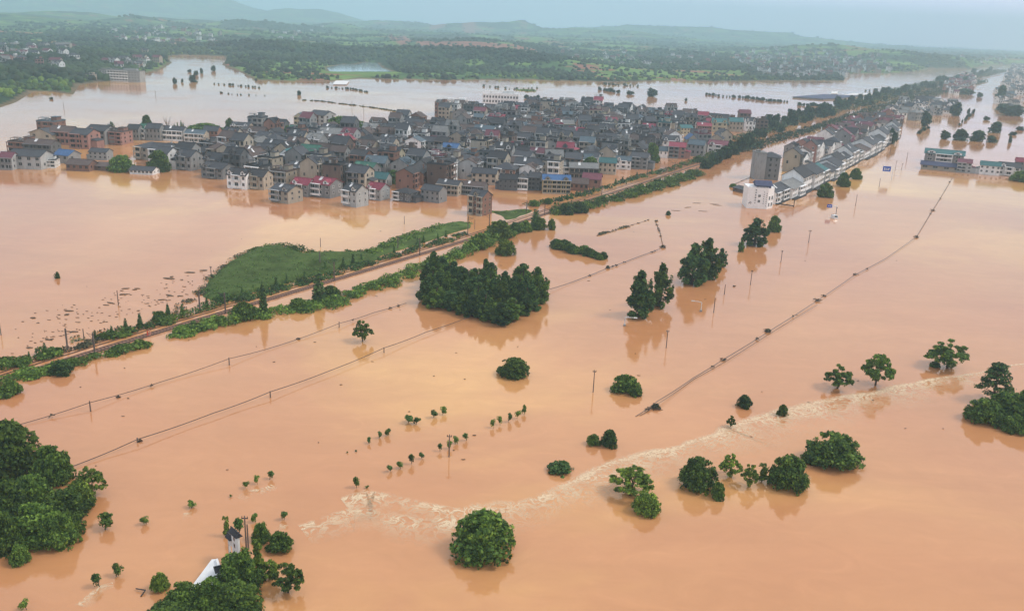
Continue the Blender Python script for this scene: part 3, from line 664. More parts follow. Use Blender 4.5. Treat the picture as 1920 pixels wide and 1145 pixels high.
# --- far woods on the land: one mass of crowns
def far_mass(name, n, mat, seed, cond, vr=(56, 153), ur=(-60, 1980), rs=(3.0, 5.0)):
    rng = np.random.default_rng(seed); u = rng.uniform(*ur, n * 6); v = rng.uniform(*vr, n * 6)
    dx = (fw[0] * FPX + (u - 960) * rt[0] - (v - 572.5) * up[0]); dy = fw[1] * FPX + (u - 960) * rt[1] - (v - 572.5) * up[1]; dz = fw[2] * FPX + (u - 960) * rt[2] - (v - 572.5) * up[2]
    ok = dz < -8; u, v, dx, dy, dz = u[ok], v[ok], dx[ok], dy[ok], dz[ok]
    tt = -CAM_H / dz; gx = dx * tt; gy = dy * tt; rr_ = np.hypot(gx, gy); gx += rng.normal(0, 1, len(gx)) * rr_ * .02; gy += rng.normal(0, 1, len(gx)) * rr_ * .03
    d = land_d(gx, gy); ok = (d > 6) & cond(gx, gy, u, v); gx, gy = gx[ok][:n], gy[ok][:n]; m = len(gx)
    r = np.hypot(gx, gy); R0 = rng.uniform(*rs, m) * (1 + np.clip((r - 1500) / 3500, 0, 2.2)); z = ground_h(gx, gy)
    # lumpy crowns of 26 facets each
    th = np.linspace(0, 2 * np.pi, 8)[:-1]; rings = [(-.5, .8), (.15, 1.0), (.7, .72)]
    base = [(c_ * math.cos(a), c_ * math.sin(a), z_) for z_, c_ in rings for a in th] + [(0, 0, 1.05)]
    base = np.array(base); nb = len(base)
    V = np.repeat(base[None], m, 0) * (1 + rng.normal(0, .16, (m, nb, 1)))
    V = V * np.stack([R0, R0, R0 * rng.uniform(.75, 1.25, m) / (1 + np.clip((r - 1500) / 4000, 0, 1))], -1)[:, None, :] + np.stack([gx, gy, z + R0 * .25], -1)[:, None, :]
    f = []
    for k in range(2):
        for j in range(7): f.append((k * 7 + j, k * 7 + (j + 1) % 7, (k + 1) * 7 + (j + 1) % 7, (k + 1) * 7 + j))
    for j in range(7): f.append((14 + j, 14 + (j + 1) % 7, 21, 21))
    f = np.array(f); tri = f[14:, :3]; q = f[:14]
    off = (np.arange(m) * nb)[:, None, None]
    Fq = np.concatenate([(q[None] + off).reshape(-1, 4), np.concatenate([tri, tri[:, 2:3]], 1)[None].repeat(m, 0).reshape(-1, 4) + np.repeat(np.arange(m) * nb, 7)[:, None]])
    # triangles stored as quads with a doubled corner are split out below
    nq = 14 * m; me = bpy.data.meshes.new(name); V = V.reshape(-1, 3).astype(np.float32)
    me.vertices.add(len(V)); me.vertices.foreach_set('co', V.ravel())
    li = np.concatenate([Fq[:nq].ravel(), Fq[nq:, :3].ravel()]).astype(np.int32)
    me.loops.add(len(li)); me.loops.foreach_set('vertex_index', li)
    ls = np.concatenate([np.arange(nq) * 4, nq * 4 + np.arange(7 * m) * 3]).astype(np.int32); lt = np.concatenate([np.full(nq, 4), np.full(7 * m, 3)]).astype(np.int32)
    me.polygons.add(len(ls)); me.polygons.foreach_set('loop_start', ls); me.polygons.foreach_set('loop_total', lt); me.update(calc_edges=True)
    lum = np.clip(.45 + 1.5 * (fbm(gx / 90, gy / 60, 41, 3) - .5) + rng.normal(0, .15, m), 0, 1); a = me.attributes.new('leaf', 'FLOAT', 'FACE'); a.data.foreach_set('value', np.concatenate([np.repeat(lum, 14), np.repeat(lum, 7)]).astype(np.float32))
    me.materials.append(mat); o = bpy.data.objects.new(name, me); COL.objects.link(o); tag(o, kind='stuff'); return o
POND_CLEAR = gpoly([(600, 147), (615, 126), (640, 120), (720, 116), (760, 147)])
def in_woods(x, y, u, v):
    r = fbm(x / 170, y / 120, 5, 4) > 0.50
    for p in WOODS: r |= inside(x, y, p)
    for p in BRIGHTS + REDS + [POND_CLEAR]: r &= ~inside(x, y, p)
    return r
far_mass('far_woods', 15000, G_FAR, 1, in_woods, rs=(2.2, 5.6))
far_mass('meadow_trees', 2600, G_FAR, 2, lambda x, y, u, v: ~in_woods(x, y, u, v) & ~inside(x, y, POND_CLEAR), rs=(2.0, 4.0))
far_mass('shore_bushes', 1400, G_MID, 3, lambda x, y, u, v: (land_d(x, y) < 45) & ~inside(x, y, POND_CLEAR), vr=(100, 178), rs=(1.6, 3.4))
# ================================================================== RAILWAY, BANKS, LINES, FOAM
RAIL_PX = [(-160, 768), (-60, 732), (0, 714), (91, 685), (252, 634), (396, 595), (504, 561), (626, 526), (724, 496), (809, 471), (889, 448), (950, 427), (1010, 405), (1060, 388), (1144, 364), (1203, 344), (1269, 322),
           (1341, 299), (1395, 280), (1479, 254), (1541, 234), (1585, 220), (1660, 196), (1744, 172), (1800, 158), (1880, 140)]
rg_ = np.array([at(u, v)[:2] for u, v in RAIL_PX])
cumr = np.concatenate([[0], np.cumsum(np.linalg.norm(np.diff(rg_, axis=0), axis=1))])
ss = np.concatenate([np.arange(0, 1100, 6.0), np.arange(1100, cumr[-1], 30.0)])
rx = np.interp(ss, cumr, rg_[:, 0]); ry = np.interp(ss, cumr, rg_[:, 1])
for _ in range(40):
    rx[1:-1] = (rx[:-2] + 2 * rx[1:-1] + rx[2:]) / 4; ry[1:-1] = (ry[:-2] + 2 * ry[1:-1] + ry[2:]) / 4
tx = np.gradient(rx); ty = np.gradient(ry); tl = np.hypot(tx, ty); tx /= tl; ty /= tl
def off_line(o, z):           # o > 0: away from the camera side (left of travel)
    return [(rx[i] - ty[i] * o, ry[i] + tx[i] * o, z) for i in range(len(rx))]
def strip(mb, a, b_, mi=0):
    for i in range(len(a) - 1): mb.quad(a[i], b_[i], b_[i + 1], a[i + 1], mi)
mb = MB(); prof = [(-2.9, -.6), (-1.7, .16), (1.4, .16), (2.2, -.04), (5.6, -.05), (8.5, -.8)]
for (o1, z1), (o2, z2) in zip(prof[:-1], prof[1:]): strip(mb, off_line(o2, z2), off_line(o1, z1))
tag(mb.build('railway_embankment', noisy('muddy_ballast', (0.40, 0.20, 0.105), .9, .3, .5, .2, stain=(.22, .12, .08)), smooth=True), kind='structure')
mt, t, b = new_mat('sleepers')
co = N(t, 'ShaderNodeUVMap'); sp_ = N(t, 'ShaderNodeSeparateXYZ'); L(t, co.outputs[0], sp_.inputs[0])
fr = N(t, 'ShaderNodeMath', operation='FRACT'); L(t, sp_.outputs[0], fr.inputs[0]); gt = N(t, 'ShaderNodeMath', operation='GREATER_THAN', i_1=.5); L(t, fr.outputs[0], gt.inputs[0])
mxs = N(t, 'ShaderNodeMix', data_type='RGBA'); L(t, gt.outputs[0], mxs.inputs[0]); mxs.inputs[6].default_value = (.085, .045, .035, 1); mxs.inputs[7].default_value = (.30, .155, .095, 1); L(t, mxs.outputs[2], b.inputs['Base Color']); b.inputs['Roughness'].default_value = .9
M_SLEEP = mt
def uv_strip(name, A, B, mat, parent=None, ulen=None):
    mb = MB(); strip(mb, A, B); o = mb.build(name, mat, parent); uv = o.data.uv_layers.new(name='UVMap'); c = 0.0; k = 0
    for i in range(len(A) - 1):
        d = math.dist(A[i], A[i + 1]); c2 = c + (d if ulen is None else ulen)
        for q in ((c, 0), (c, 1), (c2, 1), (c2, 0)): uv.data[k].uv = q; k += 1
        c = c2
    return o
for nm, o0, zz, lb in (('near', -0.1, .21, 'near railway track with its sleepers just above the brown water'), ('far', 4.1, .02, 'far railway track awash, only its two rails above the water')):
    tr_ = empty('railway_track', (0, 0, 0)); tag(tr_, lb, 'railway track', 'tracks of the flooded railway')
    if nm == 'near':
        uv_strip('sleeper_bed', off_line(o0 + 1.2, zz), off_line(o0 - 1.2, zz), M_SLEEP, tr_)
    for s_ in (-.75, .75):
        mb = MB(); a = off_line(o0 + s_ + .09, zz + .16); b2 = off_line(o0 + s_ - .09, zz + .16); strip(mb, a, b2)
        strip(mb, [(x, y, z - .2) for x, y, z in b2][::1], b2, 0); strip(mb, a, [(x, y, z - .2) for x, y, z in a], 0); mb.build('rail', M_RUST, tr_)

def vtube(mb, x, y, z0, z1, r, seg=6): mb.tube([(x, y, z0), (x, y, z1)], [r, r * .75], seg)
# catenary poles
def cat_pole(u, v, hpx, side, label):
    P = at(u, v); h = topz(u, v, u, v - hpx); root = empty('catenary_pole', tuple(P)); tag(root, label, 'catenary pole', 'catenary poles along the railway')
    mb = MB(); mb.box(-.16, .16, -.16, .16, -1, h); mb.build('pole', M_POLE, root)
    mb = MB(); a = np.array([side[0], side[1]]) * 2.6; mb.tube([(0, 0, h - .6), (a[0], a[1], h - .5)], .06, 4); mb.tube([(0, 0, h - 1.6), (a[0], a[1], h - .5)], .05, 4); mb.build('bracket', M_DARK, root)
near_d = (-ty[20], tx[20]); far_d = (ty[20], -tx[20])
for i, (u, v, h, s_) in enumerate([(127, 656, 41, 0), (178, 664, 40, 1), (375, 584, 40, 0), (423, 589, 40, 1), (600, 498, 26, 0), (627, 527, 36, 1), (746, 468, 26, 0), (787, 480, 34, 1), (877, 441, 36, 0), (917, 436, 34, 1), (987, 400, 24, 0), (1021, 404, 22, 1), (1104, 368, 18, 0), (1128, 366, 18, 1), (1213, 330, 16, 0), (1265, 322, 18, 1), (1330, 300, 14, 0)]):
    cat_pole(u, v, h, near_d if s_ else far_d, ['%s concrete catenary pole on the far side of the tracks', '%s concrete catenary pole on the near side of the tracks'][s_] % ['leftmost', 'second', 'third', 'fourth', 'fifth', 'sixth', 'seventh', 'eighth', 'ninth'][i // 2])
# utility poles in the water
def pole(u, v, hpx, label, arm=0.0, r=.15, group='utility poles standing in the flood', lean=None):
    P = at(u, v); h = topz(u, v, u + (lean or 0), v - hpx); root = empty('utility_pole', tuple(P)); tag(root, label, 'utility pole', group)
    mb = MB(); vtube(mb, 0, 0, -1, h, r); mb.build('pole', M_POLE, root)
    if arm:
        mb = MB(); mb.box(-arm, arm, -.07, .07, h - .5, h - .38); 
        for x in (-arm * .85, 0, arm * .85): mb.tube([(x, 0, h - .38), (x, 0, h - .1)], .07, 5)
        mb.build('crossarm', M_DARK, root)
    return P, h
for (u, v, h, lb, a) in [(842, 856, 42, 'tall pole among the orchard saplings', .5), (1112, 735, 42, 'slim pole left of the wide lumpy tree crown', .4), (1249, 652, 34, 'slim pole below the pair of poplars', .4), (1338, 586, 28, 'pole with its long crossarm at water level right of the street lamp', 0),
        (1358, 552, 19, 'short pole right of the three poplars', 0), (1407, 534, 28, 'slim pole right of the three poplars, nearer the long cable', .3), (1464, 492, 23, 'pole in line halfway to the white corner building', .3), (1516, 455, 24, 'pole with a small transformer on top', .6),
        (1604, 386, 22, 'leaning lattice post right of the lower blue sign', 0), (1648, 352, 18, 'slim pole below the big blue road sign', 0), (1678, 321, 20, 'pole just right of the big blue road sign', .5), (1690, 320, 14, 'second pole right of the big blue road sign', .4),
        (222, 572, 28, 'thin pole amid floating debris far left', 0), (158, 640, 24, 'short pole behind the leftmost catenary poles', 0), (2, 628, 26, 'pole cut by the left edge', 0), (601, 463, 17, 'thin pole in still water behind the grass island', 0), (758, 420, 15, 'thin pole in still water in front of the front houses', 0),
        (396, 517, 18, 'pole at the left tip of the grass island', .3), (462, 1028, 62, 'slim pale post beside the brown post near the gateway', .5), (466, 1030, 48, 'brown wooden post near the gateway', 0), (890, 430, 18, 'pole in water below the lone front house', 0),
        (1180, 62 + 96, 8, 'far thin pole in the lake', 0), (660, 206, 16, 'pole behind the village in the lake', .6), (682, 214, 18, 'double pole behind the village in the lake', .8), (757, 222, 18, 'pole left of the inlet behind the village', .4), (120, 205, 14, 'thin pole far left in the lake', 0),
        (292, 182, 12, 'thin far pole in the lake near the apartment block', 0), (1464, 238, 12, 'thin pole beyond the railway belt', 0), (1570, 312, 12, 'street pole among the roadside trees', 0), (1700, 300, 14, 'street pole beyond the blue sign', 0), (1668, 290, 12, 'street pole above the big blue sign', 0)]:
    pole(u, v, h, lb, a, .14 if v > 300 else .2)
for i, (u, v, h) in enumerate([(258, 829, 9), (507, 745, 12), (720, 661, 10), (1027, 548, 6), (170, 771, 20), (430, 684, 14), (636, 614, 11)]):
    pole(u, v, h, ['cable post with a rag of driftwood, bottom left', 'cable post second from the left on the near cable', 'cable post right of the lone flat crowned tree', 'stub post on the cable right of the big grove', 'left post of the faint farther cable', 'middle post of the faint farther cable', 'right post of the faint farther cable'][i], 0, .16, 'low cable posts')
# cables
def cable(name_label, pts, r=.1, clots=0, seed=1, mat=None):
    """pts: (u, v, z) along the line; z = height above water"""
    P = []
    for (u, v, z) in pts: P.append(at(u, v, z))
    Q = []; 
    for a, b_ in zip(P[:-1], P[1:]):
        for k in range(8):
            s = k / 8.0; q = a * (1 - s) + b_ * s; q[2] = max(.12, q[2] - .18 * math.sin(s * math.pi) * min(1.0, max(a[2], b_[2]))); Q.append(q)
    Q.append(P[-1]); root = empty('sagging_cable', tuple(Q[0])); tag(root, name_label, 'cable')
    O = Q[0].copy(); mb = MB(); mb.tube([q - O for q in Q], r, 4); mb.build('wire', mat or M_DARK, root)
    if clots:
        rr = rg(seed); mb = MB()
        for _ in range(clots):
            q = Q[rr.randrange(len(Q))] - O; 
            for __ in range(7):
                a = rr.random() * 6.28; l_ = rr.uniform(.2, .8); mb.tube([q + np.array([rr.uniform(-.4, .4), rr.uniform(-.4, .4), 0]), q + np.array([math.cos(a) * l_, math.sin(a) * l_, rr.uniform(-.3, .3)])], rr.uniform(.05, .14), 4)
        o = mb.build('snagged_debris', M_DEBRIS, root); tag(o, None, None, None, 'stuff')
cable('long dark cable from the bottom left wood to the big poplar grove', [(130, 876, .4), (258, 823, 1.1), (400, 774, .9), (507, 734, 1.2), (620, 694, .9), (720, 652, 1.2), (800, 622, .8), (880, 594, .8)], .085)
cable('cable with snagged driftwood from the grove to the small cross post', [(1005, 552, .8), (1027, 543, .9), (1085, 524, .3), (1140, 502, .5), (1200, 480, .3), (1245, 463, .6)], .09, 10, 2)
cable('faint farther cable behind the lone flat crowned tree', [(20, 800, .3), (170, 754, 1.1), (300, 716, .4), (430, 672, 1.1), (530, 645, .3), (636, 606, 1.0), (700, 586, .4), (762, 568, .3)], .07, 5, 3)
cable('cable carrying driftwood from the debris covered pole to the houses at the right', [(1192, 780, .1), (1232, 752, 1.0), (1300, 708, .3), (1357, 673, .6), (1440, 622, .5), (1530, 565, .5), (1603, 515, .5), (1660, 485, .4), (1718, 444, .6), (1745, 400, .3), (1765, 368, .4), (1786, 333, .4)], .09, 9, 4)
cable('second strand running just beside the driftwood cable', [(1200, 779, .1), (1236, 755, .8), (1300, 711, .3), (1359, 678, .4), (1440, 627, .4), (1533, 571, .4)], .06, 0, 5)
cable('thin snapped line of driftwood near the hedge island', [(1120, 441, .2), (1150, 432, .2), (1190, 420, .2), (1216, 412, .2)], .06, 9, 6)
scrub('line_weeds', [(1122, 440), (1150, 433), (1178, 424)], 1.4, .5, 420, .3, G_DRY, 73, cl_r=.8)
cable('short debris line rising toward the small cross post', [(1228, 412, .3), (1238, 436, .3), (1243, 460, .4)], .1, 5, 7)
cable('cable running out to the tall grey block from the hedge', [(1370, 348, .3), (1395, 337, .3), (1416, 328, .4)], .12, 2, 8)
def snag(u, v, w, label, seed, leafy=False):
    root = empty('driftwood_snag', tuple(at(u, v))); tag(root, label, 'driftwood', 'driftwood caught on poles and cables'); rr = rg(seed); mb = MB(); s = .75 * w / scale_at(u, v)
    for _ in range(26):
        a = rr.random() * 6.28; q = np.array([rr.gauss(0, .25) * s, rr.gauss(0, .25) * s, rr.uniform(0, .35) * min(s, 2)]); l_ = rr.uniform(.2, .5) * s
        mb.tube([q, q + np.array([math.cos(a) * l_, math.sin(a) * l_ * .7, rr.uniform(-.1, .2) * s * .5])], [rr.uniform(.08, .2), .05], 4)
    mb.build('branches', M_DEBRIS, root)
    if leafy:
        V, Fq, lum = clump_leaves([(0, 0, .3, s * .4, s * .3, .6)], 160, .3, np.random.default_rng(seed)); np_mesh('leaves', V, Fq, G_DRY, lum, root)
for i, (u, v, w, lb) in enumerate([(1229, 765, 26, 'largest snag of branches and rubbish round the debris covered pole'), (1357, 675, 12, 'snag on the driftwood cable, first above the debris covered pole'), (1440, 622, 16, 'snag on the driftwood cable in open water at mid right'),
        (1532, 564, 14, 'snag on the driftwood cable, third from its lower end'), (1545, 555, 8, 'small snag right beside the third one on the cable'), (1603, 515, 8, 'small snag on the driftwood cable, fourth from its lower end'), (1718, 445, 14, 'twig shaped snag at the bend of the driftwood cable'), (1749, 395, 9, 'snag on the upper straight part of the driftwood cable'),
        (1140, 503, 10, 'snag on the cable between grove and small cross post'), (1243, 464, 12, 'cross shaped snag on the small cross post'), (1231, 415, 8, 'cross shaped snag above the small cross post'), (1376, 537, 7, 'small triangular snag right of the short pole'), (262, 827, 12, 'leafy snag on the bottom left cable post'),
        (560, 636, 9, 'snag on the faint farther cable'), (222, 745, 9, 'snag beside the left post of the faint farther cable'), (1250, 333, 9, 'rag of driftwood near the railway bushes')]):
    snag(u, v, w, lb, 400 + i, i in (0, 2, 8, 9))
# white submerged street lamps
def lamp(u, v, hpx, du, label, dz=0):
    P = at(u, v); h = topz(u, v, u, v - hpx); root = empty('street_lamp', tuple(P)); tag(root, label, 'street lamp', 'white street lamps drowned to their necks'); s = scale_at(u, v); L_ = du / s
    mb = MB(); vtube(mb, 0, 0, -1, h, .16); mb.build('pole', M_LAMP, root)
    mb = MB(); mb.tube([(0, 0, h), (L_ * .4, -.1, h + .1 + dz), (L_, -.2, h + .1 + dz * 2)], [.12, .1, .08], 6); a = mb.build('arm', M_LAMP, root)
    mb = MB(); mb.box(L_ - .5, L_ + .5, -.45, .05, h - .02 + dz * 2, h + .18 + dz * 2); mb.build('lamp_head', M_LAMP, a)
    mb = MB(); mb.box(-.35, .35, -.3, .3, 0.05, .5); mb.build('control_box', M_CONC, root)
lamp(1171, 611, 16, 19, 'white street lamp with its arm pointing right, under the left poplar')
lamp(1314, 584, 17, -17, 'white street lamp with its arm pointing left, under the clump of three poplars', .2)
# brown steel gantry near the corner building
root = empty('gantry_frame', tuple(at(1488, 388))); tag(root, 'dark steel frame lying in water at the corner of the white building', 'steel frame'); mb = MB(); h = topz(1488, 391, 1488, 372)
vtube(mb, 0, 0, -1, h, .2); mb.build('post', M_DARK, root); mb = MB(); q = at(1460, 385) - at(1488, 388); mb.tube([(0, 0, .5), (q[0], q[1], .8)], .28, 6); mb.build('beam', M_DARK, root)
# blue road signs
def sign(u, v, ubase, vbase, wpx, hpx, label, marks):
    P = at(ubase, vbase); s = scale_at(ubase, vbase); w = wpx / s; h = hpx / s; zt = topz(ubase, vbase, ubase, v - hpx / 2); root = empty('road_sign', tuple(P), R(-10)); tag(root, label, 'road sign')
    mb = MB(); vtube(mb, 0, 0, -1, zt - h * .2, .16); mb.build('post', M_LAMP, root)
    ox = (u - ubase) / s; mb = MB(); mb.tube([(0, .1, zt - h * .35), (ox - w * .4, .1, zt - h * .35)], .1, 5); mb.tube([(0, .1, zt - h * .7), (ox - w * .4, .1, zt - h * .7)], .1, 5); mb.build('bracket', M_LAMP, root)
    mb = MB(); mb.box(ox - w / 2, ox + w / 2, -.04, .04, zt - h, zt, 0); pn = mb.build('panel', M_SIGN, root)
    mb = MB(); f = -.055
    def bar(x0, x1, z0, z1): mb.box(ox + x0 * w, ox + x1 * w, f, f + .012, zt - h + z0 * h, zt - h + z1 * h)
    for q in marks: bar(*q)
    mb.build('lettering', M_WHITE, pn)
sign(1660, 317, 1671, 338, 14, 10, 'large blue direction sign with white marks standing in the flood', [(-.35, -.2, .5, .68), (-.12, .02, .5, .62), (.1, .36, .5, .62), (-.3, -.24, .22, .5), (-.36, .3, .28, .36), (.2, .26, .2, .46), (-.46, .46, .95, .98), (-.46, .46, .02, .05)])
sign(1554, 387, 1567, 402, 9, 6, 'small blue direction sign beside the half drowned white cabin', [(-.3, -.05, .35, .65), (.05, .32, .35, .65)])
# half drowned white van beside the small sign
root = empty('white_van', tuple(at(1564, 409)), R(20)); tag(root, 'half drowned white van or cabin below the small blue sign', 'van'); mb = MB(); mb.prism([(-1, -1.4, -.8), (-1, 1.4, -.8), (-1, 1.4, 1.5), (-1, -.9, 1.5), (-1, -1.4, .6)], (2, 0, 0)); mb.build('body', M_WHITE, root)
mb = MB(); mb.quad((-.85, -1.40, .66), (.85, -1.40, .66), (.85, -.93, 1.42), (-.85, -.93, 1.42)); w_ = mb.build('windscreen', M_GLASS, root); w_.location = (0, -.02, .02)
mb = MB(); mb.box(-.7, .7, 1.0, 1.35, 1.5, 1.62); mb.build('roof_rack', M_DARK, root)
P = at(1568, 404); pole(1567, 404, 16, 'pole behind the half drowned white van', .3, .16)

# ---- people on the track
def person(u, v, cloth, label, seed, stride, rz):
    P = at(u, v, .45); vs = [(0, 0, .92), (0, 0, 1.18), (0, .01, 1.42), (0, 0, 1.54), (0, -.02, 1.66), (0, -.02, 1.76),
          (.10, -stride * .5, .50), (.11, -stride, .10), (.12, -stride - .12, .05), (-.10, stride * .5, .52), (-.11, stride, .12), (-.11, stride - .1, .05),
          (.2, 0, 1.40), (.27, .06, 1.14), (.25, -.1, .92), (.25, -.14, .84), (-.2, 0, 1.40), (-.27, -.05, 1.14), (-.25, .08, .92), (-.25, .06, .84)]
    es = [(0, 1), (1, 2), (2, 3), (3, 4), (4, 5), (0, 6), (6, 7), (7, 8), (0, 9), (9, 10), (10, 11), (2, 12), (12, 13), (13, 14), (14, 15), (2, 16), (16, 17), (17, 18), (18, 19)]
    rad = [.15, .15, .16, .055, .095, .07, .08, .05, .04, .08, .05, .04, .06, .045, .035, .04, .06, .045, .035, .04]
    me = bpy.data.meshes.new('body'); me.from_pydata(vs, es, []); me.materials.append(cloth)
    root = empty('person', tuple(P), rz); tag(root, label, 'person', None)
    o = bpy.data.objects.new('body', me); COL.objects.link(o); o.parent = root; md = o.modifiers.new('skin', 'SKIN')
    for i, r_ in enumerate(rad): me.skin_vertices[0].data[i].radius = (r_, r_)
    me.skin_vertices[0].data[0].use_root = True
    sb = o.modifiers.new('sub', 'SUBSURF'); sb.levels = 1; sb.render_levels = 2
    mb = MB(); n = 8
    for (r1, z1), (r2, z2) in zip([(.115, 1.70), (.11, 1.78), (.07, 1.84)], [(.11, 1.78), (.07, 1.84), (.005, 1.87)]):
        for k in range(n):
            a, b_ = 2 * math.pi * k / n, 2 * math.pi * (k + 1) / n
            mb.quad((r1 * math.cos(a), r1 * math.sin(a) - .01, z1), (r1 * math.cos(b_), r1 * math.sin(b_) - .01, z1), (r2 * math.cos(b_), r2 * math.sin(b_) - .01, z2), (r2 * math.cos(a), r2 * math.sin(a) - .01, z2))
    mb.build('hair', M_HAIR, root)
person(277, 630, M_REDCLOTH, 'person in dark red clothes walking on the near railway track', 1, .18, R(-60))
person(281.5, 629, M_PINKCLOTH, 'person in pale pink clothes walking close beside the one in red', 2, .1, R(-70))

# ---- grass island and banks
def patch(name, px, z, mat, edge=1.2, seed=1, **kw):
    g = gpoly(px); xs = [p[0] for p in g]; ys = [p[1] for p in g]; st = 1.5
    X_, Y_ = np.meshgrid(np.arange(min(xs) - 4, max(xs) + 4, st), np.arange(min(ys) - 4, max(ys) + 4, st)); d = pdist(X_, Y_, g); d = np.where(inside(X_, Y_, g), d, -d) + 2.2 * (fbm(X_ / 7, Y_ / 7, seed, 3) - .5)
    Z_ = np.clip(d / edge, -1, 1) * z + .45 * z * (fbm(X_ / 6, Y_ / 6, seed + 5, 3) - .5) * (d > 0); n_, m_ = X_.shape; idx = np.arange(n_ * m_).reshape(n_, m_)
    F_ = np.stack([idx[:-1, :-1], idx[:-1, 1:], idx[1:, 1:], idx[1:, :-1]], -1).reshape(-1, 4); keep = (Z_.ravel()[F_].max(1) > -.5); o = np_mesh(name, np.stack([X_, Y_, Z_], -1).reshape(-1, 3), F_[keep], mat, smooth=True); tag(o, kind='structure'); return g
M_GRASS = noisy('grass_bank', (0.070, 0.108, 0.030), 1.0, .45, .12, .05, stain=(.10, .14, .045))
isl = [(383, 556), (392, 528), (412, 508), (450, 482), (486, 466), (520, 461), (556, 470), (575, 478), (625, 474), (672, 474), (700, 478), (712, 486), (660, 498), (600, 514), (545, 528), (490, 544), (440, 556), (400, 566)]
patch('grass_island', isl, 1.0, M_GRASS)
patch('grass_bank', [(690, 476), (704, 462), (742, 450), (790, 436), (826, 421), (862, 415), (884, 419), (880, 428), (840, 440), (790, 456), (735, 472), (700, 484)], .8, M_GRASS, seed=4)
patch('grass_verge', [(915, 396), (955, 395), (985, 392), (1000, 394), (985, 402), (962, 410), (948, 413), (940, 404)], .5, M_GRASS, seed=6)
mk = lambda *a, **k: scrub(*a, **k)
def grass_tufts(name, poly, n, seed, size, mat, h0=.5):
    rng = np.random.default_rng(seed); us = [p[0] for p in poly]; vs = [p[1] for p in poly]; u = rng.uniform(min(us), max(us), n * 2); v = rng.uniform(min(vs), max(vs), n * 2); ok = inside(u, v, poly); u, v = u[ok], v[ok]
    P_ = np.array([at(a, b_) for a, b_ in zip(u, v)]); P_[:, 2] = h0 + .35 * rng.random(len(P_)) + .3; cl = np.concatenate([P_, np.full((len(P_), 2), .9), np.full((len(P_), 1), .35)], 1); V, Fq, lum = clump_leaves(cl, len(P_) * 5, size, rng, flat=.7); tag(np_mesh(name, V, Fq, mat, lum), None, None, None, 'stuff')
M_TUFT = leaf_mat('leaf_tuft', (0.075, 0.155, 0.032))
grass_tufts('island_grass', isl, 1500, 31, .2, M_TUFT, .3)
scrub('island_weeds', [(400, 556), (440, 545), (500, 528), (580, 508), (660, 492)], [14, 22, 20, 14, 8], [.9, 1.2, 1.2, 1.1, .9], 4200, .26, M_TUFT, 71, cl_r=1.4, dens=2.2)
scrub('island_weeds', [(384, 552), (396, 524), (420, 500), (455, 480), (486, 466)], 4.0, .9, 1500, .24, G_DRY, 72, cl_r=1.2, dens=1.6)
scrub('island_edge_bushes', [(470, 470), (520, 461), (556, 470), (580, 477), (640, 473), (700, 474)], 3.0, [.8, 1.8, 2.6, 1.6, 1.4, 1.6], 2600, .3, G_MID, 32)
scrub('bank_bushes', [(690, 478), (740, 458), (790, 440), (830, 426), (880, 420)], [3, 7, 9, 8, 3], [2.0, 2.2, 1.8, 1.8, 1.2], 5200, .32, G_MID, 33, dens=2.5)
scrub('verge_grass', [(920, 398), (950, 400), (990, 396)], [2, 8, 2], .5, 1500, .3, G_LITE, 34)
scrub('track_edge_weeds', [(-60, 702), (0, 688), (60, 670), (110, 660)], 4.5, 2.2, 4200, .3, G_MID, 35, dens=1.6)
scrub('track_edge_weeds', [(110, 662), (150, 650), (200, 634)], 2.2, .9, 900, .25, G_DRY, 36)
scrub('track_edge_weeds', [(200, 636), (260, 615), (330, 598), (350, 592)], 3.4, 2.0, 3400, .3, G_MID, 37, dens=1.6)
scrub('track_edge_weeds', [(365, 583), (410, 572), (460, 560), (530, 540), (600, 522), (660, 504), (720, 486), (790, 463), (850, 446), (880, 436)], 3.6, [1.4, 2.2, 2.0, 1.6, 1.4, 1.4, 1.4, 1.2, 1.0, .8], 7800, .3, G_DARK, 38, dens=1.6)
scrub('debris_tangle', [(90, 668), (150, 640), (260, 610), (350, 572), (392, 545), (410, 520)], 6, .35, 900, .35, G_DRY, 39)
# near side growth
scrub('embankment_scrub', [(-80, 750), (-10, 742), (20, 738)], 4.5, 3.0, 2400, .32, G_MID, 40, dens=2)
scrub('embankment_scrub', [(0, 718), (50, 706), (100, 694), (140, 684)], 3.4, 2.0, 3200, .28, G_MID, 41, dens=1.6)
scrub('embankment_scrub', [(140, 684), (180, 672), (225, 658)], 3.0, 1.3, 1900, .26, G_MID, 42, dens=1.6)
scrub('embankment_scrub', [(225, 660), (262, 648), (280, 642)], 3.6, 1.9, 1800, .28, G_MID, 43, dens=2)
scrub('embankment_scrub', [(320, 634), (370, 618), (430, 604), (500, 592)], [3.0, 5, 7, 6], [1.8, 2.6, 3.2, 3.2], 7200, .3, G_MID, 44, dens=2.4)
scrub('embankment_scrub', [(500, 588), (560, 582), (620, 570), (660, 553), (720, 534), (780, 508), (830, 492), (880, 474)], [5, 7, 7, 5, 6, 7, 7, 6], [2.6, 2.6, 2.2, 1.8, 2.4, 2.6, 2.8, 3.0], 15000, .32, G_MID, 45, dens=3.0)
scrub('embankment_scrub', [(870, 474), (905, 458), (950, 438), (990, 424)], [6, 9, 8, 4], [4.0, 5.0, 4.4, 3.0], 6500, .38, G_MID, 46, dens=3.0)
scrub('embankment_scrub', [(1035, 402), (1060, 396), (1110, 386), (1150, 376), (1200, 362), (1250, 346), (1310, 326)], [4, 8, 6, 7, 9, 10, 8], [3, 5, 3.4, 3.6, 4.4, 4.4, 4], 13000, .48, G_MID, 47, cl_r=2.2, dens=3.0)
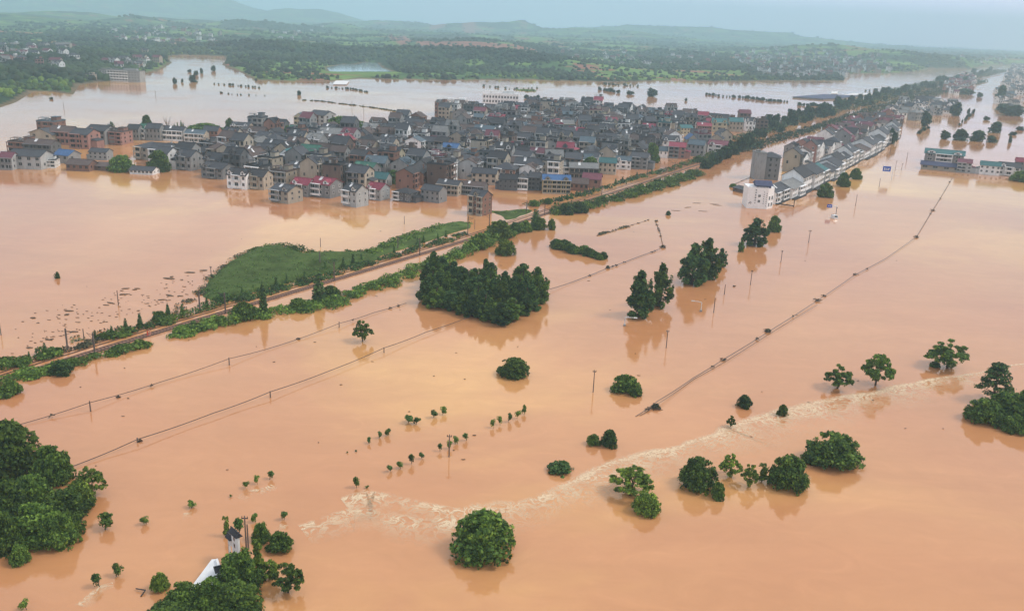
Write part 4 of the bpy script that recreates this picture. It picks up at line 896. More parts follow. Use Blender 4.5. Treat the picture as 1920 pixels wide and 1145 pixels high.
scrub('far_side_scrub', [(990, 384), (1040, 376), (1100, 364), (1200, 332), (1260, 318), (1330, 292), (1380, 272)], [3, 4, 3, 4, 5, 6, 8], [1.4, 1.8, 1.4, 1.8, 2.4, 3, 4], 4500, .48, G_DARK, 48, cl_r=2.0, dens=1.6)
scrub('far_embankment_growth', [(1390, 284), (1440, 266), (1490, 252), (1550, 236), (1600, 220), (1680, 196), (1760, 172), (1840, 152)], [12, 12, 12, 14, 22, 28, 32, 30], [4, 4, 4, 4, 5, 6, 6, 6], 12000, .9, G_FAR, 49, cl_r=3.5, dens=3.0)
scrub('far_embankment_growth', [(1390, 264), (1440, 244), (1500, 226), (1560, 208), (1640, 188), (1720, 164), (1800, 148), (1880, 132)], [14, 16, 20, 26, 40, 46, 50, 50], [5, 5, 5, 6, 6, 6, 6, 6], 16000, .95, G_FAR, 50, cl_r=3.6, dens=3.4)
# named trees and bushes on the banks
for (u, v, w, h, p, lb) in [(22, 745, 44, 32, SHRUB[1], 'rounded bush at the near foot of the tracks by the left edge'), (115, 707, 48, 32, SHRUB[0], 'large round bush against the near track right of the first poles'), (458, 604, 58, 40, SHRUB[1], 'big bush on the near bank left of the tall cypress'),
        (62, 712, 30, 18, SHRUB[3], 'low bush on the near bank between two larger ones'), (40, 690, 44, 22, SHRUB[1], 'dense bush on the far bank by the left edge'), (300, 604, 32, 22, SHRUB[3], 'bush on the far bank between cypresses'), (420, 568, 36, 20, SHRUB[2], 'grey green bush below the grass island'),
        (195, 637, 16, 14, SHRUB[3], 'small bush between two cypresses on the far bank'), (110, 664, 18, 14, SHRUB[0], 'small bush behind the leftmost catenary pole'), (412, 612, 36, 22, SHRUB[3], 'bush on the near bank under a catenary pole'), (620, 560, 40, 26, SHRUB[1], 'bush on the near bank beside the cone shaped tree'),
        (560, 585, 40, 28, SHRUB[3], 'bush on the near bank between cypress and cone shaped tree'), (900, 470, 44, 34, SHRUB[1], 'large smooth bush on the near bank above the big grove'), (935, 452, 52, 40, ROUND[3], 'tall rounded bush mass above the leaning bank tree'), (965, 440, 26, 24, SHRUB[0], 'left of two round bushes on the near bank'), (985, 437, 28, 24, SHRUB[1], 'right of two round bushes on the near bank'),
        (1012, 433, 34, 26, SHRUB[3], 'broad bush at the foot of the bank spire tree'), (1034, 432, 18, 22, SHRUB[1], 'slim round bush right of the bank spire tree'), (1060, 404, 34, 24, SHRUB[0], 'left bush of the dark bank mass right of the spire tree'), (1085, 401, 40, 24, SHRUB[2], 'middle bush of the dark bank mass right of the spire tree'),
        (1120, 387, 18, 16, SHRUB[1], 'round bush standing alone on the near bank'), (1000, 388, 26, 14, SHRUB[3], 'low bush on the far bank beside the grass verge'), (1027, 384, 20, 13, SHRUB[3], 'bright bush on the far bank right of the grass verge'),
        (1232, 352, 26, 16, SHRUB[0], 'bush on the near bank beyond the village'), (1200, 366, 28, 18, SHRUB[1], 'bush at the water on the near bank below the village corner')]:
    dome(p, u, v, w, h, lb, 6.8 if p in SHRUB else 10.6, 3.4 if p in SHRUB else 6.4, 'bush')
tree_at(CONE[0], 494, 592, 20, 64, 'tall dark cypress on the near bank', base_w=2.0, base_h=6.4)
tree_at(CONE[1], 598, 566, 30, 54, 'broad cone shaped tree on the near bank', base_w=2.0, base_h=6.4)
tree_at(CONE[2], 1004, 430, 26, 38, 'spire topped tree on the near bank below the village', base_w=2.0, base_h=6.4)
ordn = ['first', 'second', 'third', 'fourth', 'fifth', 'sixth', 'seventh', 'eighth', 'ninth', 'tenth', 'eleventh', 'twelfth', 'thirteenth', 'fourteenth', 'fifteenth', 'sixteenth', 'seventeenth', 'eighteenth', 'nineteenth', 'twentieth']
CY = [(55, 672, 14), (85, 664, 22), (179, 637, 19), (210, 630, 20), (236, 617, 21), (263, 612, 26), (315, 589, 21), (342, 590, 20), (388, 574, 18), (454, 556, 18), (475, 545, 12), (518, 537, 18), (538, 531, 18), (571, 522, 14), (610, 508, 18), (627, 499, 14), (644, 502, 20), (662, 496, 20), (678, 491, 16), (739, 474, 14), (783, 459, 14), (794, 455, 15), (821, 448, 12), (836, 444, 13)]
for i, (u, v, h) in enumerate(CY):
    tree_at(CONE[i % 3], u, v, h * .48, h, '%s small cypress %s on the far side of the tracks' % (ordn[i % 20 if i < 20 else 0 + i - 20], 'counting from the left edge' if i < 20 else 'past the twentieth'), 'cypress', 'row of small cypresses beside the railway', base_w=2.0, base_h=6.4)
for i, (u, v, h) in enumerate([(1053, 377, 12), (1063, 374, 12), (1071, 372, 12), (1081, 368, 12), (1088, 366, 10), (1096, 365, 11), (1113, 358, 10), (1154, 346, 12), (1167, 342, 11), (1194, 332, 10), (1222, 325, 9)]):
    tree_at(CONE[i % 3], u, v, h * .55, h, '%s little cypress right of the blue roofed yellow house along the tracks' % ordn[i], 'cypress', 'little cypresses at the village edge', base_w=2.0, base_h=6.4)
rr = rg(9)
for i in range(15):
    k = i / 14.0; u = 1322 + 84 * k; v = 317 - 44 * k + rr.uniform(-2, 4)
    dome(FARR[i % 3], u, v, rr.uniform(20, 30), rr.uniform(20, 30), 'tall tree in the dense belt beside the tracks left of the grey block', 8.4, 6.2, group='trees of the dense belt left of the grey block')
for i in range(64):
    k = (i + rr.random()) / 64; s_ = i % 2; u = 1400 + 460 * k; v = (272 - 134 * k ** .8) if s_ == 0 else (252 - 116 * k ** .85); v += rr.uniform(-5, 5)
    h = (22 - 12 * k) * rr.uniform(.7, 1.1); dome(FARR[i % 3], u, v, h * 1.2, h, 'green tree in the belt along the railway beyond the village', 8.4, 6.2, group='trees of the railway belt beyond the village')

# ---- foam
mt, t, b = new_mat('foam_water'); co = N(t, 'ShaderNodeTexCoord'); uvn = N(t, 'ShaderNodeUVMap'); sp_ = N(t, 'ShaderNodeSeparateXYZ'); L(t, uvn.outputs[0], sp_.inputs[0])
nf = N(t, 'ShaderNodeTexNoise', i_Scale=.38, i_Detail=7.0, i_Roughness=.58, i_Distortion=1.6); L(t, co.outputs['Object'], nf.inputs['Vector'])
rf = ramp(t, [(.38, 0.0), (.48, 1.0), (.51, 1.0), (.60, 0.0)]); L(t, nf.outputs['Fac'], rf.inputs['Fac'])
nf2 = N(t, 'ShaderNodeTexNoise', i_Scale=.14, i_Detail=3.0); L(t, co.outputs['Object'], nf2.inputs['Vector']); rf2 = ramp(t, [(.34, 0.35), (.56, 1.0)]); L(t, nf2.outputs['Fac'], rf2.inputs['Fac'])
m1 = N(t, 'ShaderNodeMath', operation='MULTIPLY'); L(t, rf.outputs[0], m1.inputs[0]); L(t, rf2.outputs[0], m1.inputs[1])
ac = ramp(t, [(0.0, 0.0), (.10, 1.0), (.24, 1.0), (.55, .45), (1.0, 0.0)]); L(t, sp_.outputs[1], ac.inputs['Fac'])
crest = ramp(t, [(0.02, 0.0), (.09, 1.0), (.15, 1.0), (.26, 0.0)]); L(t, sp_.outputs[1], crest.inputs['Fac'])
nc_ = N(t, 'ShaderNodeTexNoise', i_Scale=1.4, i_Detail=4.0); L(t, co.outputs['Object'], nc_.inputs['Vector']); rc_ = ramp(t, [(.38, 0.1), (.56, 1.0)]); L(t, nc_.outputs['Fac'], rc_.inputs['Fac'])
m2 = N(t, 'ShaderNodeMath', operation='MULTIPLY'); L(t, m1.outputs[0], m2.inputs[0]); L(t, ac.outputs[0], m2.inputs[1])
m3 = N(t, 'ShaderNodeMath', operation='MULTIPLY'); L(t, crest.outputs[0], m3.inputs[0]); L(t, rc_.outputs[0], m3.inputs[1])
st_ = N(t, 'ShaderNodeMath', operation='MULTIPLY'); L(t, m3.outputs[0], st_.inputs[0])
cr_w = N(t, 'ShaderNodeAttribute', attribute_name='leaf'); L(t, cr_w.outputs['Fac'], st_.inputs[1])
mxm = N(t, 'ShaderNodeMath', operation='MAXIMUM'); L(t, m2.outputs[0], mxm.inputs[0]); L(t, st_.outputs[0], mxm.inputs[1])
b.inputs['Base Color'].default_value = (.90, .72, .47, 1); b.inputs['Roughness'].default_value = .7
al = N(t, 'ShaderNodeMath', operation='MULTIPLY', i_1=.74); L(t, mxm.outputs[0], al.inputs[0]); L(t, al.outputs[0], b.inputs['Alpha'])
M_FOAM = mt
def foam(px, w0, w1, crest_w, dirn=-1, z=.03, seed=1):
    """ribbon of foam along px; w = metres trailing downstream (towards the camera)"""
    G = np.array([at(u, v)[:2] for u, v in px]); c = np.concatenate([[0], np.cumsum(np.linalg.norm(np.diff(G, axis=0), axis=1))]); s = np.arange(0, c[-1], 1.5); x = np.interp(s, c, G[:, 0]); y = np.interp(s, c, G[:, 1])
    x += 1.0 * (fbm(s / 9, s * 0, seed, 3) - .5) * 2; y += 1.2 * (fbm(s / 7, s * 0 + 3, seed, 3) - .5) * 2
    w = np.interp(s, [0, c[-1] * .5, c[-1]], [w0, (w0 + w1) / 2, w1]) * (.6 + .9 * fbm(s / 16, s * 0 + 9, seed, 3)); tx_ = np.gradient(x); ty_ = np.gradient(y); l_ = np.hypot(tx_, ty_) + 1e-6
    A = [(x[i] - ty_[i] / l_[i] * w[i] * .12, y[i] + tx_[i] / l_[i] * w[i] * .12, z) for i in range(len(s))]; B = [(x[i] + ty_[i] / l_[i] * w[i] * .88, y[i] - tx_[i] / l_[i] * w[i] * .88, z) for i in range(len(s))]
    o = uv_strip('foam', A, B, M_FOAM); a = o.data.attributes.new('leaf', 'FLOAT', 'FACE'); a.data.foreach_set('value', np.full(len(o.data.polygons), crest_w, np.float32)); tag(o, kind='stuff'); return o
foam([(1052, 912), (1084, 893), (1150, 866), (1215, 846), (1262, 836), (1345, 812), (1365, 800), (1440, 780), (1480, 768)], 10, 13, .9)
foam([(1480, 768), (1560, 748), (1600, 744), (1640, 736), (1700, 722), (1740, 712), (1800, 704)], 15, 8, .9, z=.033, seed=2)
foam([(1800, 704), (1860, 692), (1925, 680), (1960, 672)], 3.5, 2.5, .9, z=.036, seed=3)
foam([(890, 950), (930, 942), (965, 945), (1000, 935), (1030, 922), (1060, 908)], 11, 7, .25, z=.039, seed=4)
foam([(645, 935), (690, 922), (740, 930), (800, 945), (860, 952), (900, 946)], 10, 9, .15, z=.042, seed=5)
foam([(560, 990), (640, 958), (720, 960), (800, 972), (900, 978)], 10, 8, 0, z=.045, seed=6)
foam([(150, 1128), (175, 1112), (200, 1096), (222, 1090)], 3, 2.2, .2, z=.05, seed=7)
foam([(440, 935), (470, 922), (500, 915), (520, 905)], 2.2, 2.0, .1, z=.05, seed=8)
foam([(520, 982), (545, 984)], 2.6, 2.6, .5, z=.05, seed=9)
foam([(340, 962), (372, 958)], 2.0, 2.0, .2, z=.05, seed=10)
# ---- floating debris
mb = MB(); rr = rg(3)
def flot(u, v, l_, w_):
    P = at(u, v); n = 9; a0 = rr.uniform(-.4, .4); pts = []
    for i in range(n):
        a = 2 * math.pi * i / n; q = rr.uniform(.55, 1.1); x = math.cos(a) * l_ * q; y = math.sin(a) * w_ * q; pts.append((P[0] + x * math.cos(a0) - y * math.sin(a0), P[1] + x * math.sin(a0) + y * math.cos(a0), .05 + rr.random() * .03))
    mb.prism(pts, (0, 0, .06))
for (u, v) in [(62, 596), (125, 590), (130, 583), (208, 568), (200, 572), (235, 541), (228, 545), (258, 541), (252, 543), (317, 522), (322, 519), (318, 554), (338, 555), (304, 562), (380, 507), (355, 511), (92, 637), (140, 622), (55, 652), (232, 552)]: flot(u, v, rr.uniform(.6, 2.2), rr.uniform(.3, .9))
for _ in range(170):
    k = rr.random(); u = 20 + 380 * k; v = 655 - 130 * k - rr.random() ** 1.6 * (70 - 40 * k) + 10; flot(u, v, rr.uniform(.1, .6), rr.uniform(.06, .25))
for _ in range(60): flot(rr.uniform(150, 1850), rr.uniform(420, 900), rr.uniform(.15, .5), rr.uniform(.08, .2))
for (u, v) in [(1345, 385), (1340, 383), (1290, 389), (1318, 396), (1268, 395), (1306, 381)]: flot(u, v, 2.6, .4)
tag(mb.build('floating_debris', M_DEBRIS), None, None, None, 'stuff')
# V of planks bottom left of the clump
root = empty('broken_timber', tuple(at(262, 1110))); tag(root, 'broken V of timber floating left of the bottom clump', 'timber'); mb = MB(); a, b_, c_ = at(255, 1106) - at(262, 1110), at(273, 1110) - at(262, 1110), at(264, 1118) - at(262, 1110)
mb.tube([a + [0, 0, .3], b_ + [0, 0, .4]], .1, 5); mb.tube([b_ + [0, 0, .4], c_ + [0, 0, .05]], .1, 5); mb.build('plank', M_DARK, root)

# ---- white gateway and white wall at the bottom
root = empty('memorial_gateway', tuple(at(444, 1058)), R(-46)); root.scale = (.78, .78, .85); tag(root, 'white Chinese gateway wall with dark tiled caps behind the bright tree', 'gateway')
mb = MB(); mb.box(-1.1, 1.5, -.22, .22, -1, 6.4); mb.build('tall_wall', M_WHITE, root)
mb = MB(); mb.box(-2.9, -2.6, -.2, .2, -1, 4.4); mb.build('post', M_WHITE, root)
mb = MB(); mb.box(-2.6, -1.1, -.18, .18, 3.2, 4.5); mb.build('lintel', M_WHITE, root)
def cap(x0, x1, z, hw, hh, nm='tiled_cap'):
    mb = MB(); mb.prism([(x0, -hw, z), (x0, hw, z), (x0, 0, z + hh)], (x1 - x0, 0, 0)); mb.box(x0 - .1, x1 + .1, -.1, .1, z + hh - .1, z + hh + .12); mb.build(nm, T['charcoal'], root)
cap(-1.5, 1.9, 6.42, .75, .7); cap(-3.3, -1.15, 4.52, .65, .6)
for z0 in (3.6, 5.0): mb = MB(); mb.box(-.3, .25, -.25, -.225, z0, z0 + .8); mb.build('opening', M_GLASS, root)
root = empty('white_gable_wall', tuple(at(396, 1100)), R(28)); tag(root, 'long white wall with stepped dark tile caps sticking out of the trees at the bottom', 'wall')
mb = MB(); mb.poly([(-3.6, -1.2, .1), (1.2, -1.2, 1.6), (1.6, 3.2, 2.4), (.8, 3.6, 2.3), (-3.6, -.4, .15)]); mb.prism([(-3.6, -1.2, -.5), (1.2, -1.2, -.5), (1.2, -1.2, 1.58), (-3.6, -1.2, .08)], (0, -.2, 0)); mb.build('panel', M_WHITE, root)
mb = MB(); mb.box(1.25, 1.6, -1.0, 3.0, -.5, 2.6); mb.build('side_wall', M_WHITE, root)
cap(.6, 3.0, 2.6, .8, .6); 
mb = MB(); mb.prism([(.2, -2.6, 1.6), (.2, -1.4, 1.6), (.2, -2.0, 2.2)], (2.6, 0, 0)); mb.build('tiled_cap', T['charcoal'], root)
# ---- things out in the lake
def roof_slab(px, z, th, mat, name, label, cat, walls=None):
    g = gpoly(px); cx, cy = np.mean(g, axis=0); root = empty(name, (cx, cy, 0)); tag(root, label, cat); mb = MB(); mb.prism([(x - cx, y - cy, z) for x, y in g], (0, 0, th)); mb.build('roof', mat, root)
    mb = MB(); mb.prism([((x - cx) * .97, (y - cy) * .97, -1) for x, y in g], (0, 0, z + 1)); mb.build('wall', walls or M_CONC, root)
roof_slab([(1484, 184), (1543, 188), (1575, 187), (1612, 182), (1545, 179)], 1.6, .35, T['navy'], 'drowned_shed', 'long dark blue roof spread just above the lake near the railway belt', 'shed')
roof_slab([(1580, 180), (1632, 179.5), (1636, 177.5), (1600, 176)], .8, .5, M_WHITE, 'drowned_shed', 'long white roof in the lake behind the dark blue one', 'shed')
roof_slab([(1558, 178), (1570, 178), (1571, 174), (1559, 174)], 1.4, .6, M_WHITE, 'drowned_shed', 'small white roof between the dark blue and the long white roof', 'shed')
roof_slab([(624, 160), (650, 160), (655, 154), (630, 153)], .8, .5, M_WHITE, 'drowned_shed', 'white roof awash at the foot of the far dam', 'shed')
rr = rg(12)
for (u, v, w, h, lb) in [(1223, 182, 26, 17, 'block of dark trees standing alone in the lake behind the village'), (328, 158, 12, 12, 'round tree in the lake right of the far apartment block'), (342, 155, 6, 7, 'small tree right of the round lake tree'), (361, 155, 18, 14, 'broad tree in the mouth of the far inlet'),
        (368, 142, 12, 9, 'tree above the broad one in the inlet mouth'), (400, 134, 13, 11, 'rightmost tree in the inlet mouth'), (378, 138, 8, 10, 'tree between two others in the inlet mouth'), (355, 136, 10, 6, 'low bush at the left of the inlet'), (561, 179, 10, 9, 'round tree alone in the middle of the lake'), (96, 187, 10, 5, 'low bush off the far left shore'), (1182, 178, 20, 8, 'rounded bush cluster left of the lake tree block'), (1286, 190, 8, 6, 'small bush right of the lake tree block'),
        (1481, 211, 13, 7, 'low round bush before the railway belt'), (1490, 224, 9, 6, 'small bush nearer the railway belt'), (1508, 222, 16, 10, 'round bush beside two smaller ones at the railway belt'), (1523, 223, 10, 8, 'right of the bushes at the railway belt'), (1528, 198, 9, 5, 'bush below the hedge in the lake'), (480, 152, 6, 5, 'tiny bush below the far shore, left of the dam')]:
    dome(FARR[rr.randrange(3)], u, v, w, h, lb, 8.4, 6.2)
def hedge(px, n, hp, label, gname, wp=None):
    for i in range(n):
        k = (i + rr.uniform(.1, .9)) / n; j = min(len(px) - 2, int(k * (len(px) - 1))); f = k * (len(px) - 1) - j; u = px[j][0] * (1 - f) + px[j + 1][0] * f; v = px[j][1] * (1 - f) + px[j + 1][1] * f
        h = hp * rr.uniform(.6, 1.3); tree_at(FARR[i % 3], u, v, (wp or h * 1.5) * rr.uniform(.8, 1.3), h, label, 'bush', gname, base_w=8.4, base_h=6.2)
hedge([(1498, 198), (1560, 201)], 10, 6, 'bush of the hedge in the lake below the dark blue roof', 'hedge below the dark blue roof', 9)
hedge([(1322, 178), (1345, 180)], 5, 4, 'tiny bush in the short row left of the long dotted row', 'short dotted row')
hedge([(1345, 181), (1400, 185), (1440, 190), (1478, 192)], 26, 5, 'tiny bush in the long dotted row in the lake', 'long dotted row of drowned bushes')
hedge([(610, 165), (660, 168), (690, 174)], 20, 3.5, 'tiny bush in the dotted row at the dam', 'dotted row near the dam')
hedge([(905, 162), (960, 168), (1010, 166)], 12, 3.5, 'tiny bush in the row behind the white school', 'dotted row behind the school')
hedge([(1120, 168), (1160, 175)], 8, 6, 'low bush of the dark strip left of the lake tree block', 'dark bush strip in the lake')
hedge([(1130, 159), (1200, 163)], 10, 4, 'tiny bush on the line near the far shore', 'dotted row at the far shore')
hedge([(985, 185), (1010, 184)], 5, 6, 'bush touching the back of the village', 'bushes at the village back')
hedge([(1620, 171), (1665, 170), (1680, 172)], 12, 4, 'tiny bush beyond the white roofs', 'dotted row beyond the white roofs')
hedge([(400, 158), (450, 162), (490, 166)], 12, 3.5, 'tiny bush in the row near the far left shore', 'dotted row near the far left shore')
hedge([(408, 174), (440, 178), (500, 180)], 9, 2.5, 'tiny drowned shoot in the open lake', 'drowned shoots in the lake')
scrub('reed_line', [(565, 188), (600, 190), (640, 195), (690, 201), (750, 210)], 2.5, .7, 700, .8, G_FAR, 61, cl_r=1.5)
scrub('reed_line', [(965, 168), (995, 172), (990, 168)], 14, 1.0, 500, 1.0, G_MID, 62, cl_r=2.5)
# ================================================================== HOUSES
PH_W = bpy.data.materials.new('placeholder_wall'); PH_R = bpy.data.materials.new('placeholder_roof'); PH_T = bpy.data.materials.new('placeholder_trim')
win_me = {}
def window_mesh(w, h):
    k = (w, h)
    if k not in win_me:
        mb = MB(); mb.box(-w / 2, w / 2, -.05, .04, -h / 2, h / 2, 1)
        f = .10
        mb.box(-w / 2 - f, w / 2 + f, -.09, .03, h / 2, h / 2 + f, 0); mb.box(-w / 2 - f, w / 2 + f, -.16, .03, -h / 2 - f, -h / 2, 0)
        mb.box(-w / 2 - f, -w / 2, -.09, .03, -h / 2, h / 2, 0); mb.box(w / 2, w / 2 + f, -.09, .03, -h / 2, h / 2, 0); mb.box(-.04, .04, -.08, .03, -h / 2, h / 2, 0)
        me = bpy.data.meshes.new('window'); me.from_pydata(mb.v, [], mb.f); me.materials.append(PH_T); me.materials.append(M_GLASS); me.polygons.foreach_set('material_index', mb.m); win_me[k] = me
    return win_me[k]
def add_win(root, x, y, z, w=1.5, h=1.5, rz=0.0, nm='window'):
    o = bpy.data.objects.new(nm, window_mesh(w, h)); COL.objects.link(o); o.parent = root; o.location = (x, y, z); o.rotation_euler = (0, 0, rz); return o
def make_house(name, w, d, n, roof='gable', balc=(), dorm=(), b=.6, sh=3.1, wins=None, side=2, parapet=.8, rise=None, eave=.7, awning=False, pediment=False, heater=False, tank=False, chim=False, lean=0):
    root = empty(name); H = n * sh + b; hw, hd = w / 2, d / 2; rise = rise or d * .25
    mb = MB()
    if roof == 'gable':
        pts = [(-hw, -hd, -2), (-hw, hd, -2), (-hw, hd, H), (-hw, 0, H + rise), (-hw, -hd, H)]; mb.prism(pts, (w, 0, 0))
    elif roof == 'gabley':
        rise = w * .28; pts = [(-hw, -hd, -2), (-hw, -hd, H), (0, -hd, H + rise), (hw, -hd, H), (hw, -hd, -2)]; mb.prism(pts, (0, d, 0))
    else: mb.box(-hw, hw, -hd, hd, -2, H)
    for k in range(n):       # floor bands
        z = b + k * sh
        if k: mb.box(-hw - .06, hw + .06, -hd - .06, -hd, z - .1, z + .1)
    mb.build('wall', PH_W, root)
    mb = MB(); e = eave; th = .22
    if roof == 'gable':
        s = rise / hd; ze = H - e * s
        for sg in (-1, 1):
            mb.prism([(-hw - e * .6, sg * (hd + e), ze), (-hw - e * .6, 0, H + rise), (-hw - e * .6, 0, H + rise + th), (-hw - e * .6, sg * (hd + e), ze + th)], (w + e * 1.2, 0, 0))
        mb.box(-hw - e * .6, hw + e * .6, -.16, .16, H + rise + th - .05, H + rise + th + .14)
    elif roof == 'gabley':
        s = rise / hw; ze = H - e * s
        for sg in (-1, 1):
            mb.prism([(sg * (hw + e), -hd - e * .6, ze), (0, -hd - e * .6, H + rise), (0, -hd - e * .6, H + rise + th), (sg * (hw + e), -hd - e * .6, ze + th)], (0, d + e * 1.2, 0))
    elif roof == 'hip':
        r_ = max(.5, hw - hd); a = [(-hw - e, -hd - e, H - .1), (hw + e, -hd - e, H - .1), (hw + e, hd + e, H - .1), (-hw - e, hd + e, H - .1)]; t1, t2 = (-r_, 0, H + rise), (r_, 0, H + rise)
        mb.quad(a[0], a[1], t2, t1); mb.quad(a[2], a[3], t1, t2); mb.poly([a[1], a[2], t2]); mb.poly([a[3], a[0], t1]); mb.box(-hw - e, hw + e, -hd - e, hd + e, H - .3, H - .102)
    else:
        mb.box(-hw - .3, hw + .3, -hd - .3, hd + .3, H + .002, H + .2); mb.box(-hw, hw, -hd, -hd + .2, H + .2, H + parapet); mb.box(-hw, hw, hd - .2, hd, H + .2, H + parapet); mb.box(-hw, -hw + .2, -hd + .2, hd - .2, H + .2, H + parapet); mb.box(hw - .2, hw, -hd + .2, hd - .2, H + .2, H + parapet)
    mb.build('roof', PH_R, root)
    if roof == 'flat':
        mt_ = MB(); mt_.tube([(-hw * .55, hd * .3, H + .2), (-hw * .55, hd * .3, H + 1.7)], .7, 8); mt_.build('water_tank', W['pale_grey'], root)
        sh_ = MB(); sh_.box(-hw * .9, -hw * .1, -hd * .75, -hd * .1, H + 2.3, H + 2.42); [sh_.box(x_, x_ + .12, y_, y_ + .12, H + .2, H + 2.3) for x_ in (-hw * .88, -hw * .16) for y_ in (-hd * .73, -hd * .16)]; sh_.build('canopy', PH_R, root)
    if roof == 'flat' or tank:
        mb = MB(); x0 = hw * .1; mb.box(x0, x0 + w * .32, -hd * .1, hd * .7, H + .2, H + 2.6, 0); mb.box(x0 - .3, x0 + w * .32 + .3, -hd * .1 - .3, hd * .7 + .3, H + 2.6, H + 2.8, 1)
        if roof == 'flat': mb.build('stair_house', [PH_W, PH_R], root)
    # front windows
    cols = wins if wins is not None else [(-.36, 1.5), (0, 1.5), (.36, 1.5)]
    for k in range(n):
        zc = b + k * sh + 1.65
        for fx, ww_ in cols:
            x = fx * w; inb = any(a_ * w <= x <= c_ * w for a_, c_ in balc)
            add_win(root, x, -hd, zc - (.3 if inb else 0), ww_ * (1.5 if inb else 1), 2.1 if inb else 1.5)
        for j in range(side):
            y = (-.22 if j == 0 else .25) * d
            if (k + j) % 2 == 0 or side > 1: add_win(root, hw, y, zc, 1.1, 1.3, math.pi / 2)
            if (k + j) % 2 == 0: add_win(root, -hw, y, zc, 1.1, 1.3, -math.pi / 2)
    # balconies, one part per storey
    for k in range(n):
        z = b + k * sh
        for a_, c_ in balc:
            mb = MB(); x0, x1 = a_ * w, c_ * w; y0 = -hd - 1.3
            mb.box(x0, x1, y0, -hd - .065, z - .14, z + .02); mb.box(x0, x1, y0, y0 + .1, z + .02, z + .95); mb.box(x0, x0 + .1, y0 + .1, -hd - .065, z + .02, z + .9); mb.box(x1 - .1, x1, y0 + .1, -hd - .065, z + .02, z + .9)
            for x in np.linspace(x0 + .16, x1 - .16, max(2, int((x1 - x0) / 3.4) + 1)): mb.box(x - .16, x + .16, y0 + .1, y0 + .36, z + .02, z + sh - .14)
            if k == n - 1: mb.box(x0 - .2, x1 + .2, y0 - .3, -hd - .065, z + sh - .14, z + sh + .08)
            mb.build('balcony', PH_T, root)
    for x in dorm:
        x *= w; mb = MB(); y0 = -hd - .12; zb = H + .15; wv = 1.35
        mb.prism([(x - wv, y0, zb - .2), (x + wv, y0, zb - .2), (x + wv, y0, zb + 1.2), (x, y0, zb + 2.3), (x - wv, y0, zb + 1.2)], (0, hd * .75, 0), 0)
        for sg in (-1, 1): mb.prism([(x + sg * (wv + .3), y0 - .25, zb + .98), (x, y0 - .25, zb + 2.32), (x, y0 - .25, zb + 2.5), (x + sg * (wv + .3), y0 - .25, zb + 1.16)], (0, hd * .8, 0), 1)
        dm = mb.build('dormer', [PH_T, PH_R], root); ww2 = add_win(dm, x, y0, zb + .8, 1.1, 1.1)
    if awning:
        mb = MB(); mb.prism([(-hw, -hd - .07, .9), (-hw, -hd - 2.2, .25), (-hw, -hd - 2.2, .1), (-hw, -hd - .07, .7)], (w, 0, 0)); mb.build('awning', T['charcoal'], root)
    if heater:
        mb = MB(); mb.prism([(-w * .2, -hd * .55, H + rise * .55), (-w * .2, -hd * .2, H + rise * .95), (-w * .2, -hd * .22, H + rise * .95 + .12), (-w * .2, -hd * .57, H + rise * .55 + .12)], (1.4, 0, 0)); mb.tube([(-w * .2 - .1, -hd * .18, H + rise + .3), (-w * .2 + 1.5, -hd * .18, H + rise + .3)], .2, 7); mb.build('water_heater', M_WHITE, root)
    if lean:
        x0, x1 = (hw, hw + 3.2) if lean > 0 else (-hw - 3.2, -hw); zl = H * .55; zi, zo = (zl + 1.0, zl) if lean > 0 else (zl, zl + 1.0)
        mb = MB(); mb.box(min(x0, x1) + .002, max(x0, x1) - .002, -hd * .55, hd * .6, -2, zl - .1); mb.prism([(x0 - .3 * (lean < 0), -hd * .6, zi if lean > 0 else zi), (x1 + .3 * (lean > 0), -hd * .6, zo), (x1 + .3 * (lean > 0), -hd * .6, zo + .15), (x0 - .3 * (lean < 0), -hd * .6, zi + .15)], (0, hd * 1.25, 0), 1); mb.build('lean_to', [PH_W, PH_R], root)
    if chim:
        mb = MB(); mb.box(w * .28, w * .28 + .6, hd * .2, hd * .2 + .6, H + rise * .4, H + rise + .9); mb.build('chimney', PH_W, root)
    PROTOS.append(root); return root
D3 = [(-.36, 1.5), (0, 1.5), (.36, 1.5)]; D4 = [(-.4, 1.4), (-.14, 1.4), (.14, 1.4), (.4, 1.4)]; D6 = [(-.42, 1.3), (-.25, 1.3), (-.08, 1.3), (.08, 1.3), (.25, 1.3), (.42, 1.3)]
